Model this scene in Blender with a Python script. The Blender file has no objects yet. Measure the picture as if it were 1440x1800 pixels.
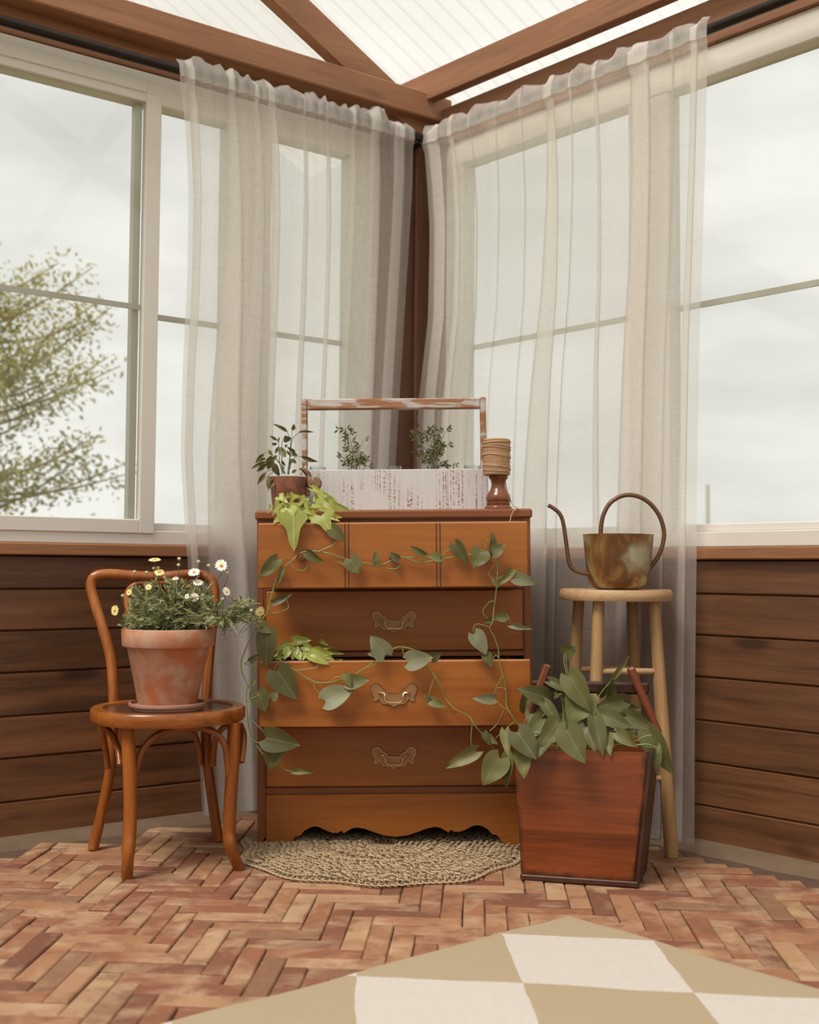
import bpy, math, random
from mathutils import Vector, Matrix
random.seed(7)
rnd = random.uniform
V = Vector

# ------------------------------------------------------------------ camera
F, H = 2000.0, 0.86                      # focal length in pixels of a 1440x1800 frame, lens height
PITCH, ROLL = math.atan(100 / 2000), math.radians(0.4)
scene = bpy.context.scene
COL = scene.collection
EYE = V((0, 0, H))
FWD = V((0, math.cos(PITCH), math.sin(PITCH)))
UP0 = V((0, -math.sin(PITCH), math.cos(PITCH)))
RIGHT = V((1, 0, 0)) * math.cos(ROLL) + UP0 * math.sin(ROLL)
UP = V((-1, 0, 0)) * math.sin(ROLL) + UP0 * math.cos(ROLL)
cam_data = bpy.data.cameras.new('camera')
cam = bpy.data.objects.new('camera', cam_data)
COL.objects.link(cam)
m = Matrix((RIGHT, UP, -FWD)).transposed().to_4x4()
m.translation = EYE
cam.matrix_world = m
cam_data.sensor_fit = 'HORIZONTAL'
cam_data.sensor_width = 24.0
cam_data.lens = 24.0 * F / 1440
cam_data.clip_start = 0.05
cam_data.clip_end = 500
cam_data.dof.use_dof = True
cam_data.dof.focus_distance = 3.32
cam_data.dof.aperture_fstop = 2.2
scene.camera = cam

# ------------------------------------------------------------------ sky, sun, exposure
world = bpy.data.worlds.new('world')
scene.world = world
world.use_nodes = True
wn = world.node_tree
wn.nodes.clear()
def wnode(t, **k):
    n = wn.nodes.new(t)
    for a, b in k.items():
        setattr(n, a, b)
    return n
tc = wnode('ShaderNodeTexCoord')
mp = wnode('ShaderNodeMapping')
mp.inputs['Scale'].default_value = (1.6, 1.6, 5.5)
nz = wnode('ShaderNodeTexNoise')
nz.inputs['Scale'].default_value = 1.7
nz.inputs['Detail'].default_value = 5
nz.inputs['Roughness'].default_value = 0.5
cr_ = wnode('ShaderNodeValToRGB')
cr_.color_ramp.elements[0].position = 0.33
cr_.color_ramp.elements[0].color = (0.575, 0.57, 0.535, 1)
cr_.color_ramp.elements[1].position = 0.60
cr_.color_ramp.elements[1].color = (0.785, 0.77, 0.725, 1)
bg = wnode('ShaderNodeBackground')
bg.inputs['Strength'].default_value = 1.0
wo = wnode('ShaderNodeOutputWorld')
for a, b in ((tc.outputs['Generated'], mp.inputs['Vector']), (mp.outputs[0], nz.inputs['Vector']), (nz.outputs['Fac'], cr_.inputs[0]), (cr_.outputs[0], bg.inputs['Color']), (bg.outputs[0], wo.inputs['Surface'])):
    wn.links.new(a, b)
sun_data = bpy.data.lights.new('sun', 'SUN')
sun_data.energy = 3.9
sun_data.angle = math.radians(22)
sun_data.color = (1.0, 0.92, 0.82)
sun = bpy.data.objects.new('sun', sun_data)
COL.objects.link(sun)
sun.rotation_euler = V((0.42, 0.50, -1.0)).to_track_quat('-Z', 'Y').to_euler()   # high, behind the camera's left shoulder
scene.view_settings.view_transform = 'Standard'
scene.view_settings.look = 'None'
scene.view_settings.gamma = 1
scene.view_settings.use_curve_mapping = False
scene.view_settings.exposure = 0.31
scene.cycles.max_bounces = 10
scene.cycles.transparent_max_bounces = 24

# ------------------------------------------------------------------ helpers
def ray(px, py):
    u, v = (px - 720) / F, (900 - py) / F
    return RIGHT * u + UP * v + FWD
def at(px, py, Y):
    d = ray(px, py)
    return EYE + d * (Y / d.y)
def fl(px, py, z=0.0):
    d = ray(px, py)
    return EYE + d * ((z - H) / d.z)
WM = {}
def wm(o):
    return WM.get(o.name, Matrix.Identity(4)) if o else Matrix.Identity(4)
def tag(o, label, cat, group=None):
    o['label'] = label
    o['category'] = cat
    if group:
        o['group'] = group
    return o
def empty(name, mat=None, kind=None):
    o = bpy.data.objects.new(name, None)
    o.empty_display_size = 0.05
    COL.objects.link(o)
    mat = mat if mat is not None else Matrix.Identity(4)
    o.matrix_world = mat
    WM[o.name] = mat.copy()
    if kind:
        o['kind'] = kind
    return o
def thing(name, label, cat, loc=(0, 0, 0), rz=0.0, group=None):
    return tag(empty(name, Matrix.Translation(V(loc)) @ Matrix.Rotation(rz, 4, 'Z')), label, cat, group)
def link(name, me, parent, mat=None):
    """link one more object of mesh data me; mat is its local matrix"""
    o = bpy.data.objects.new(name, me)
    COL.objects.link(o)
    if parent:
        o.parent = parent
    loc = mat if mat is not None else Matrix.Identity(4)
    o.matrix_basis = loc
    WM[o.name] = wm(parent) @ loc
    return o

class MB:
    """collects geometry of ONE mesh object"""
    def __init__(self):
        self.v, self.f, self.uv = [], [], None
    def add(self, vs, fs):
        b = len(self.v)
        self.v += [V(p) for p in vs]
        self.f += [tuple(i + b for i in f) for f in fs]
        return self
    def hexa(self, p):                       # p: 8 corners, 4 of one side then 4 of the other, same order
        return self.add(p, [(3, 2, 1, 0), (4, 5, 6, 7), (0, 1, 5, 4), (1, 2, 6, 5), (2, 3, 7, 6), (3, 0, 4, 7)])
    def box(self, lo, hi, M=None, c=0.0):
        (x0, y0, z0), (x1, y1, z1) = lo, hi
        if x0 > x1: x0, x1 = x1, x0
        if y0 > y1: y0, y1 = y1, y0
        if z0 > z1: z0, z1 = z1, z0
        if c <= 0:
            vs = [(x0, y0, z0), (x1, y0, z0), (x1, y1, z0), (x0, y1, z0), (x0, y0, z1), (x1, y0, z1), (x1, y1, z1), (x0, y1, z1)]
            fs = [(3, 2, 1, 0), (4, 5, 6, 7), (0, 1, 5, 4), (1, 2, 6, 5), (2, 3, 7, 6), (3, 0, 4, 7)]
        else:
            c = min(c, (x1 - x0) * .45, (y1 - y0) * .45, (z1 - z0) * .45)
            vs, idx = [], {}
            for i, x in enumerate((x0, x1)):
                for j, y in enumerate((y0, y1)):
                    for k, z in enumerate((z0, z1)):
                        sx, sy, sz = (c, -c)[i], (c, -c)[j], (c, -c)[k]
                        for a, p in (('x', (x, y + sy, z + sz)), ('y', (x + sx, y, z + sz)), ('z', (x + sx, y + sy, z))):
                            idx[i, j, k, a] = len(vs)
                            vs.append(p)
            fs = []
            for i in (0, 1):
                fs.append([idx[i, a, b, 'x'] for a, b in ((0, 0), (1, 0), (1, 1), (0, 1))][::(1 if i else -1)])
                fs.append([idx[a, i, b, 'y'] for a, b in ((0, 0), (1, 0), (1, 1), (0, 1))][::(-1 if i else 1)])
                fs.append([idx[a, b, i, 'z'] for a, b in ((0, 0), (1, 0), (1, 1), (0, 1))][::(1 if i else -1)])
            for a in (0, 1):
                for b in (0, 1):
                    s = 1 if a == b else -1
                    fs.append([idx[0, a, b, 'y'], idx[1, a, b, 'y'], idx[1, a, b, 'z'], idx[0, a, b, 'z']][::s])
                    fs.append([idx[a, 0, b, 'z'], idx[a, 1, b, 'z'], idx[a, 1, b, 'x'], idx[a, 0, b, 'x']][::s])
                    fs.append([idx[a, b, 0, 'x'], idx[a, b, 1, 'x'], idx[a, b, 1, 'y'], idx[a, b, 0, 'y']][::s])
                    for k in (0, 1):
                        fs.append([idx[a, b, k, 'x'], idx[a, b, k, 'y'], idx[a, b, k, 'z']][::(1 if (a + b + k) % 2 else -1)])
        if M is not None:
            vs = [M @ V(p) for p in vs]
        return self.add(vs, fs)
    def tube(self, pts, r, n=8, closed=False, flat=1.0):
        pts = [V(p) for p in pts]
        N = len(pts)
        rs = r if isinstance(r, (list, tuple)) else [r] * N
        T = []
        for i in range(N):
            a = pts[(i - 1) % N] if (closed or i) else pts[i]
            b = pts[(i + 1) % N] if (closed or i < N - 1) else pts[i]
            d = b - a
            T.append(d.normalized() if d.length > 1e-9 else V((0, 0, 1)))
        up = V((0, 0, 1)) if abs(T[0].z) < .9 else V((1, 0, 0))
        x = T[0].cross(up).normalized()
        vs = []
        for i in range(N):
            x = (x - T[i] * x.dot(T[i]))
            x = x.normalized() if x.length > 1e-9 else T[i].orthogonal().normalized()
            y = T[i].cross(x)
            for k in range(n):
                a = 2 * math.pi * k / n
                vs.append(pts[i] + x * (math.cos(a) * rs[i]) + y * (math.sin(a) * rs[i] * flat))
        fs = []
        for i in range(N if closed else N - 1):
            j = (i + 1) % N
            for k in range(n):
                l = (k + 1) % n
                fs.append((i * n + k, i * n + l, j * n + l, j * n + k))
        if not closed:
            fs.append(tuple(range(n))[::-1])
            fs.append(tuple((N - 1) * n + k for k in range(n)))
        return self.add(vs, fs)
    def lathe(self, prof, n=32, M=None, wob=None):
        """prof: (radius, z) from bottom to top; a zero radius closes"""
        vs, rows = [], []
        for r, z in prof:
            if r <= 1e-6:
                rows.append([len(vs)])
                vs.append(V((0, 0, z)))
            else:
                rows.append(list(range(len(vs), len(vs) + n)))
                for k in range(n):
                    a = 2 * math.pi * k / n
                    w = wob(a, z) if wob else 1
                    vs.append(V((r * w * math.cos(a), r * w * math.sin(a), z)))
        fs = []
        for A, B in zip(rows, rows[1:]):
            for k in range(n):
                l = (k + 1) % n
                if len(A) == 1 and len(B) == 1: continue
                if len(A) == 1: fs.append((A[0], B[l], B[k]))
                elif len(B) == 1: fs.append((A[k], A[l], B[0]))
                else: fs.append((A[k], A[l], B[l], B[k]))
        if M is not None:
            vs = [M @ p for p in vs]
        return self.add(vs, fs)
    def prism(self, pts, d):                 # polygon of 3-D points pushed along d
        n = len(pts)
        pts = [V(p) for p in pts]
        d = V(d)
        return self.add(pts + [p + d for p in pts], [tuple(range(n)), tuple(range(2 * n - 1, n - 1, -1))] + [(i, i + n, (i + 1) % n + n, (i + 1) % n) for i in range(n)])
    def mesh(self, name, mat, smooth=False, fix=True, inv=None, autosmooth=None):
        me = bpy.data.meshes.new(name)
        vs = [inv @ p for p in self.v] if inv is not None else self.v
        me.from_pydata([tuple(p) for p in vs], [], self.f)
        if fix:
            import bmesh
            bm = bmesh.new()
            bm.from_mesh(me)
            bmesh.ops.recalc_face_normals(bm, faces=bm.faces)
            bm.to_mesh(me)
            bm.free()
        if self.uv:
            uvl = me.uv_layers.new(name='lattice')
            for lp in me.loops:
                uvl.data[lp.index].uv = self.uv[lp.vertex_index]
        if smooth:
            me.polygons.foreach_set('use_smooth', [True] * len(me.polygons))
            if autosmooth:
                me.set_sharp_from_angle(angle=math.radians(autosmooth))
        if mat:
            me.materials.append(mat)
        me.update()
        return me
    def build(self, name, mat, parent=None, smooth=False, fix=True, world=False, kind=None, autosmooth=40, label=None):
        """vertices are in the parent's space, or in world space with world=True"""
        inv = wm(parent).inverted() if (world and parent) else None
        o = link(name, self.mesh(name, mat, smooth, fix, inv, autosmooth), parent)
        if kind: o['kind'] = kind
        if label: o['label'] = label
        return o

def crom(pts, per=6, closed=False):
    pts = [V(p) for p in pts]
    n = len(pts)
    out = []
    for i in range(n if closed else n - 1):
        if closed:
            a, b, c, d = (pts[(i + k - 1) % n] for k in range(4))
        else:
            b, c = pts[i], pts[i + 1]
            a = pts[i - 1] if i else b * 2 - c
            d = pts[i + 2] if i + 2 < n else c * 2 - b
        for k in range(per):
            t = k / per
            out.append(0.5 * ((2 * b) + (c - a) * t + (2 * a - 5 * b + 4 * c - d) * t * t + (3 * b - a - 3 * c + d) * t ** 3))
    if not closed:
        out.append(pts[-1])
    return out

# ------------------------------------------------------------------ materials
def newmat(name):
    mt = bpy.data.materials.new(name)
    mt.use_nodes = True
    nt = mt.node_tree
    b = nt.nodes['Principled BSDF']
    return mt, nt, b
def N(nt, t, **k):
    n = nt.nodes.new(t)
    for a, b in k.items():
        if a.startswith('i_'):
            n.inputs[a[2:].replace('_', ' ')].default_value = b
        else:
            setattr(n, a, b)
    return n
def ramp(nt, fac, stops):
    r = N(nt, 'ShaderNodeValToRGB')
    e = r.color_ramp.elements
    while len(e) < len(stops):
        e.new(0.5)
    for el, (p, c) in zip(e, stops):
        el.position = p
        el.color = (*c, 1)
    nt.links.new(fac, r.inputs[0])
    return r.outputs[0]
def mixc(nt, fac, a, b, mode='MIX'):
    n = N(nt, 'ShaderNodeMix', data_type='RGBA', blend_type=mode)
    for s, v in ((n.inputs[0], fac), (n.inputs[6], a), (n.inputs[7], b)):
        if hasattr(v, 'is_linked'):
            nt.links.new(v, s)
        elif isinstance(v, tuple):
            s.default_value = (*v, 1)
        else:
            s.default_value = v
    return n.outputs[2]
def math_(nt, op, a, b=None):
    n = N(nt, 'ShaderNodeMath', operation=op)
    for i, v in enumerate((a, b)):
        if v is None: continue
        if hasattr(v, 'is_linked'): nt.links.new(v, n.inputs[i])
        else: n.inputs[i].default_value = v
    return n.outputs[0]
def coords(nt, scale, rand=40.0, rot=(0, 0, 0)):
    t = N(nt, 'ShaderNodeTexCoord')
    oi = N(nt, 'ShaderNodeObjectInfo')
    vm = N(nt, 'ShaderNodeVectorMath', operation='SCALE')
    vm.inputs[0].default_value = (1, .7, .37)
    r = math_(nt, 'MULTIPLY', oi.outputs['Random'], rand)
    nt.links.new(r, vm.inputs['Scale'])
    ad = N(nt, 'ShaderNodeVectorMath', operation='ADD')
    nt.links.new(t.outputs['Object'], ad.inputs[0])
    nt.links.new(vm.outputs[0], ad.inputs[1])
    mpn = N(nt, 'ShaderNodeMapping')
    mpn.inputs['Scale'].default_value = scale
    mpn.inputs['Rotation'].default_value = rot
    nt.links.new(ad.outputs[0], mpn.inputs['Vector'])
    return mpn.outputs[0], oi.outputs['Random']
def noise(nt, vec, scale, detail=4, rough=.55, dist=0.0):
    n = N(nt, 'ShaderNodeTexNoise')
    n.inputs['Scale'].default_value = scale
    n.inputs['Detail'].default_value = detail
    n.inputs['Roughness'].default_value = rough
    n.inputs['Distortion'].default_value = dist
    nt.links.new(vec, n.inputs['Vector'])
    return n.outputs['Fac']
def bump(nt, b, h, strength=.2, dist=.002):
    n = N(nt, 'ShaderNodeBump')
    n.inputs['Strength'].default_value = strength
    n.inputs['Distance'].default_value = dist
    nt.links.new(h, n.inputs['Height'])
    nt.links.new(n.outputs[0], b.inputs['Normal'])
def plain(name, col, rough=.5, metal=0.0, var=0.0, vscale=20, bmp=0.0):
    mt, nt, b = newmat(name)
    b.inputs['Roughness'].default_value = rough
    b.inputs['Metallic'].default_value = metal
    vec, _ = coords(nt, (1, 1, 1))
    f = noise(nt, vec, vscale, 4)
    c = mixc(nt, f, tuple(x * (1 - var) for x in col), tuple(min(1, x * (1 + var)) for x in col))
    nt.links.new(c, b.inputs['Base Color'])
    if bmp: bump(nt, b, f, bmp)
    return mt
def wood(name, dark, light, axis='X', rough=.5, grain=1.0, bmp=.15, var=.25, knots=0.0, spec=.5):
    mt, nt, b = newmat(name)
    long, cross = 1.3 * grain, 22 * grain
    sc = {'X': (long, cross, cross), 'Y': (cross, long, cross), 'Z': (cross, cross, long)}[axis]
    vec, rd = coords(nt, sc)
    g1 = noise(nt, vec, 1.0, 6, .62, .6)
    vec2, _ = coords(nt, tuple(x * 6 for x in sc))
    g2 = noise(nt, vec2, 1.0, 3, .6)
    vec3, _ = coords(nt, tuple(x * (.45 if x == long else .18) for x in sc))
    g3 = noise(nt, vec3, 1.0, 3, .5, 1.2)
    f = math_(nt, 'ADD', math_(nt, 'MULTIPLY', g1, .5), math_(nt, 'ADD', math_(nt, 'MULTIPLY', g2, .2), math_(nt, 'MULTIPLY', g3, .3)))
    c = ramp(nt, f, [(.37, dark), (.5, tuple((a + d) / 2 for a, d in zip(dark, light))), (.63, light)])
    k = math_(nt, 'ADD', math_(nt, 'MULTIPLY', rd, var), 1 - var / 2)
    comb = N(nt, 'ShaderNodeCombineColor')
    for i in range(3): nt.links.new(k, comb.inputs[i])
    c = mixc(nt, 1.0, c, comb.outputs[0], 'MULTIPLY')
    if knots:
        vk, _ = coords(nt, {'X': (2.4, 7, 7), 'Z': (7, 7, 2.4), 'Y': (7, 2.4, 7)}[axis])
        vo = N(nt, 'ShaderNodeTexVoronoi')
        vo.inputs['Scale'].default_value = 1.0
        nt.links.new(vk, vo.inputs['Vector'])
        kf = ramp(nt, vo.outputs['Distance'], [(.0, (1, 1, 1)), (.1, (.85, .85, .85)), (.2, (0, 0, 0))])
        c = mixc(nt, math_(nt, 'MULTIPLY', kf, knots), c, tuple(x * .35 for x in dark))
    nt.links.new(c, b.inputs['Base Color'])
    b.inputs['Roughness'].default_value = rough
    b.inputs['Specular IOR Level'].default_value = spec
    bump(nt, b, f, bmp)
    return mt
def leafmat(name, col, vein, trans=.25, rough=.4, var=.35):
    mt, nt, b = newmat(name)
    t = N(nt, 'ShaderNodeTexCoord')
    sx = N(nt, 'ShaderNodeSeparateXYZ')
    nt.links.new(t.outputs['Object'], sx.inputs[0])
    ay = math_(nt, 'ABSOLUTE', sx.outputs['Y'])
    mid = math_(nt, 'LESS_THAN', ay, .014)
    ww = N(nt, 'ShaderNodeMath', operation='SINE')
    nt.links.new(math_(nt, 'MULTIPLY', math_(nt, 'SUBTRACT', sx.outputs['X'], math_(nt, 'MULTIPLY', ay, .7)), 62), ww.inputs[0])
    side = math_(nt, 'MULTIPLY', math_(nt, 'GREATER_THAN', ww.outputs[0], .92), .13)
    vf = math_(nt, 'MAXIMUM', math_(nt, 'MULTIPLY', mid, .7), side)
    oi = N(nt, 'ShaderNodeObjectInfo')
    vec, rd = coords(nt, (1, 1, 1))
    f = noise(nt, vec, 3, 3)
    c0 = mixc(nt, oi.outputs['Random'], tuple(x * (1 - var) for x in col), tuple(x * (1 + var) for x in col))
    c0 = mixc(nt, math_(nt, 'MULTIPLY', f, .4), c0, tuple(x * .6 for x in col))
    c = mixc(nt, vf, c0, vein)
    nt.links.new(c, b.inputs['Base Color'])
    b.inputs['Roughness'].default_value = rough
    tr = N(nt, 'ShaderNodeBsdfTranslucent')
    nt.links.new(c, tr.inputs['Color'])
    mx = N(nt, 'ShaderNodeMixShader')
    mx.inputs[0].default_value = trans
    nt.links.new(b.outputs[0], mx.inputs[1])
    nt.links.new(tr.outputs[0], mx.inputs[2])
    nt.links.new(mx.outputs[0], nt.nodes['Material Output'].inputs['Surface'])
    return mt

M_plank = wood('wall_board_wood', (.062, .025, .010), (.205, .088, .036), 'X', .45, .9, .25, .35, .8)
M_sill = wood('sill_wood', (.17, .07, .026), (.36, .16, .065), 'X', .5, 1, .25, .2, .5)
M_beam = wood('beam_wood', (.20, .085, .038), (.36, .17, .085), 'X', .6, .8, .2, .25, .6)
M_post = wood('post_wood', (.075, .028, .012), (.17, .068, .030), 'Z', .55, .8, .25, .25, .3)
M_backing = plain('backing_dark_wood', (.03, .014, .007), .8)
M_vinyl = plain('white_vinyl', (.69, .655, .60), .4, 0, .03)
M_vinyl2 = plain('grey_vinyl', (.55, .53, .46), .45, 0, .03)
M_bronze = plain('dark_bronze_metal', (.035, .026, .022), .35, .7, .2)
M_front = wood('maple_drawer_front', (.235, .067, .010), (.40, .140, .023), 'X', .36, .55, .05, .12)
M_case = wood('maple_carcass', (.155, .048, .014), (.26, .085, .025), 'X', .36, .6, .05, .1)
M_caseV = wood('maple_carcass_upright', (.155, .048, .014), (.26, .085, .025), 'Z', .36, .6, .05, .1)
M_edge = wood('bare_drawer_edge', (.42, .20, .09), (.60, .34, .19), 'X', .5, 1, .1, .05)
M_gap = plain('groove_dark', (.06, .02, .008), .7)
M_brass = plain('antique_brass', (.34, .175, .075), .36, .35, .4, 30)
M_brass2 = plain('polished_brass_edge', (.80, .58, .34), .3, .9, .15, 30)
M_bent = wood('bentwood_beech', (.165, .044, .007), (.40, .130, .024), 'Z', .25, .7, .04, .08)
M_bentX = wood('bentwood_rim', (.165, .044, .007), (.40, .130, .024), 'X', .25, .7, .04, .08)
M_seat = wood('dark_seat_panel', (.045, .022, .014), (.11, .055, .034), 'X', .22, .7, .04, .08)
M_pine = wood('pale_stool_wood', (.30, .17, .072), (.54, .34, .16), 'Z', .45, .8, .08, .15)
M_pineX = wood('pale_stool_seat_wood', (.34, .20, .10), (.56, .37, .20), 'X', .45, .8, .08, .15)
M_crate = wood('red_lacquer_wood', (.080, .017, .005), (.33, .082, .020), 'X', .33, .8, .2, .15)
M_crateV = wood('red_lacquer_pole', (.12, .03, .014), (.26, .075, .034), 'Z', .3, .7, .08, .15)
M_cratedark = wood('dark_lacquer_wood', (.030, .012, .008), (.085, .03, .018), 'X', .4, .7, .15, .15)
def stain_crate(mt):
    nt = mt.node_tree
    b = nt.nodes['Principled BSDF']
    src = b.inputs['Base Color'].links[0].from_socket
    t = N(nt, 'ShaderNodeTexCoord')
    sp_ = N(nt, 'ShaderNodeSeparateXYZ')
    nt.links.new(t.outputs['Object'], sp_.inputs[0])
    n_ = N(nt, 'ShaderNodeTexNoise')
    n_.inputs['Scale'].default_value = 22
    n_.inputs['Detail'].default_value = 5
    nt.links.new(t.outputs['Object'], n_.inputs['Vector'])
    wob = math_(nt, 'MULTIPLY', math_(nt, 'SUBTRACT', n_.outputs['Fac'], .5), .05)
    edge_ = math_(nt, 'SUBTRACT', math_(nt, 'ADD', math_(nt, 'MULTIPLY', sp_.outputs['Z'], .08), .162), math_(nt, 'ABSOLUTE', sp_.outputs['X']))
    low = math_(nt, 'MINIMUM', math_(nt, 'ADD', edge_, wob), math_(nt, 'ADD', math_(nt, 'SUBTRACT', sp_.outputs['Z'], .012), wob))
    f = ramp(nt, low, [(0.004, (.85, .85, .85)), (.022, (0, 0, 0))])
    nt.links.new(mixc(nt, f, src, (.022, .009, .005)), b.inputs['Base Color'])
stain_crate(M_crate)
M_turned = wood('turned_walnut', (.10, .032, .012), (.22, .075, .03), 'Z', .2, .6, .03, .1)
M_handle = wood('worn_handle_wood', (.26, .12, .05), (.50, .34, .24), 'X', .6, .9, .2, .1)
M_white_raw = plain('cream_glaze', (.78, .75, .68), .4)
M_soil = plain('potting_soil', (.035, .022, .014), .95, 0, .5, 60, .6)
M_twine = plain('jute_twine', (.50, .32, .185), .9, 0, .3, 120, .3)
M_jute = plain('crochet_jute', (.43, .32, .20), .95, 0, .30, 60, .4)
M_vine = plain('vine_stem', (.20, .24, .075), .5, 0, .35, 12)
M_dkstem = plain('herb_stem', (.10, .12, .04), .6, 0, .3, 20)
M_pothos = leafmat('pothos_leaf', (.148, .145, .046), (.24, .25, .12), .2, .5, .42)
M_pale = leafmat('pothos_leaf_underside', (.25, .26, .145), (.33, .34, .2), .25, .5, .15)
M_lime = leafmat('lime_leaf', (.42, .46, .10), (.58, .62, .24), .35, .4, .22)
M_lime2 = leafmat('yellow_green_leaf', (.30, .33, .055), (.48, .52, .18), .25, .35, .3)
M_sage = leafmat('herb_leaf', (.155, .138, .042), (.2, .19, .07), .2, .5, .35)
M_daisyleaf = plain('daisy_foliage', (.27, .285, .13), .5, 0, .5, 45)
M_petal = plain('white_petal', (.86, .82, .72), .5)
M_petal_y = plain('pale_yellow_petal', (.80, .70, .32), .5)
M_disc = plain('yellow_disc', (.62, .40, .07), .7, 0, .3, 200)
M_bud = plain('pale_bud', (.60, .56, .34), .6, 0, .2, 60)
M_sprig = plain('sprig_leaf', (.085, .085, .018), .5, 0, .45, 60)
M_curb = plain('mortar_curb', (.15, .10, .062), .95, 0, .3, 14, .6)
M_sand = plain('joint_sand', (.10, .058, .036), .95, 0, .4, 30, .4)
M_grass = plain('outside_grass', (.20, .19, .08), .95, 0, .4, 3)
M_treeleaf = leafmat('tree_leaf', (.50, .46, .18), (.50, .46, .18), .5, .7, .3)
M_bark = plain('tree_bark', (.30, .25, .13), .9, 0, .4, 6)
M_conc = plain('weathered_post', (.38, .38, .32), .9)

def mk_brick():
    mt, nt, b = newmat('clay_brick')
    vec, rd = coords(nt, (1, 1, 1))
    base = ramp(nt, rd, [(.0, (.13, .040, .020)), (.18, (.205, .060, .026)), (.4, (.25, .095, .040)), (.62, (.32, .152, .071)), (.82, (.39, .235, .126)), (1.0, (.16, .062, .032))])
    n1 = noise(nt, vec, 16, 5, .6)
    n2 = noise(nt, vec, 70, 4, .65)
    n3 = noise(nt, vec, 7, 4, .6, .5)
    c = mixc(nt, ramp(nt, n3, [(.46, (0, 0, 0)), (.70, (.7, .7, .7))]), base, (.52, .37, .22))
    c = mixc(nt, ramp(nt, n1, [(.34, (.6, .6, .6)), (.50, (0, 0, 0))]), c, (.13, .052, .028))
    c = mixc(nt, math_(nt, 'MULTIPLY', n2, .35), c, (.30, .16, .10))
    nt.links.new(c, b.inputs['Base Color'])
    b.inputs['Roughness'].default_value = .82
    bump(nt, b, math_(nt, 'ADD', n2, n1), .5, .003)
    return mt
M_brick = mk_brick()
def mk_terracotta(name, bloom=.85, base=((.42, .125, .045), (.52, .185, .072)), pale=(.52, .36, .26), rough=.85, sc=1.0):
    mt, nt, b = newmat(name)
    vec, rd = coords(nt, (1, 1, 1))
    n1 = noise(nt, vec, 9 * sc, 6, .6, .8)
    n2 = noise(nt, vec, 45, 5, .65)
    n3 = noise(nt, vec, 4 * sc, 3, .5)
    c = ramp(nt, n3, [(.35, base[0]), (.65, base[1])])
    bl = math_(nt, 'MULTIPLY', ramp(nt, n1, [(.40, (0, 0, 0)), (.60, (1, 1, 1))]), bloom)
    c = mixc(nt, bl, c, pale)
    c = mixc(nt, math_(nt, 'MULTIPLY', n2, .25), c, base[0])
    nt.links.new(c, b.inputs['Base Color'])
    b.inputs['Roughness'].default_value = rough
    bump(nt, b, n2, .25, .001)
    return mt
M_terra = mk_terracotta('weathered_terracotta')
M_terra2 = mk_terracotta('dark_terracotta', .18, ((.09, .026, .012), (.25, .070, .026)), (.36, .22, .15), .5, 6)
M_saucer = mk_terracotta('saucer_terracotta', .5, ((.30, .13, .08), (.42, .20, .13)), (.42, .28, .21))
def mk_patina():
    mt, nt, b = newmat('patinated_brass_can')
    vec, rd = coords(nt, (1, 1, 1))
    n1 = noise(nt, vec, 6, 6, .6, .7)
    n2 = noise(nt, vec, 38, 5, .65, .6)
    c = ramp(nt, n1, [(.32, (.055, .022, .010)), (.47, (.15, .065, .022)), (.56, (.32, .17, .05)), (.61, (.46, .38, .20)), (.70, (.54, .50, .33))])
    t_ = N(nt, 'ShaderNodeTexCoord')
    dv = N(nt, 'ShaderNodeVectorMath', operation='DISTANCE')
    nt.links.new(t_.outputs['Object'], dv.inputs[0])
    dv.inputs[1].default_value = (.066, -.085, .098)
    pf = ramp(nt, math_(nt, 'ADD', dv.outputs['Value'], math_(nt, 'MULTIPLY', math_(nt, 'SUBTRACT', n1, .5), .22)), [(.022, (1, 1, 1)), (.068, (0, 0, 0))])
    c = mixc(nt, pf, c, (.56, .53, .36))
    c = mixc(nt, math_(nt, 'MULTIPLY', n2, .38), c, (.14, .065, .025))
    nt.links.new(c, b.inputs['Base Color'])
    b.inputs['Metallic'].default_value = .35
    b.inputs['Roughness'].default_value = .42
    bump(nt, b, n2, .15, .001)
    return mt
M_patina = mk_patina()
M_rust = plain('brown_patina_tube', (.16, .08, .04), .45, .5, .4, 60)
def mk_whitewash():
    mt, nt, b = newmat('whitewashed_board')
    v1, rd = coords(nt, (1, 1, 1))
    v2, _ = coords(nt, (210, 210, 3.5))
    v3, _ = coords(nt, (60, 60, 260))
    a = noise(nt, v2, 1, 2, .4)
    d = noise(nt, v3, 1, 2, .5)
    e = noise(nt, v1, 9, 3, .5)
    lines = ramp(nt, a, [(.545, (0, 0, 0)), (.60, (1, 1, 1))])
    dots = ramp(nt, d, [(.47, (0, 0, 0)), (.54, (1, 1, 1))])
    area = ramp(nt, e, [(.40, (0, 0, 0)), (.56, (1, 1, 1))])
    f = math_(nt, 'MULTIPLY', math_(nt, 'MULTIPLY', lines, dots), area)
    c = mixc(nt, noise(nt, v2, .3, 3), (.53, .515, .52), (.66, .63, .615))
    c = mixc(nt, f, c, (.24, .10, .05))
    nt.links.new(c, b.inputs['Base Color'])
    b.inputs['Roughness'].default_value = .75
    bump(nt, b, a, .2, .001)
    return mt
M_wash = mk_whitewash()
def mk_worn_paint():
    mt, nt, b = newmat('worn_painted_handle')
    v, rd = coords(nt, (6, 30, 30))
    f = noise(nt, v, 1, 5, .6, .8)
    c = ramp(nt, f, [(.36, (.30, .12, .045)), (.49, (.34, .17, .09)), (.54, (.46, .41, .38)), (.75, (.60, .56, .53))])
    nt.links.new(c, b.inputs['Base Color'])
    b.inputs['Roughness'].default_value = .7
    bump(nt, b, f, .25, .001)
    return mt
M_worn = mk_worn_paint()
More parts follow.
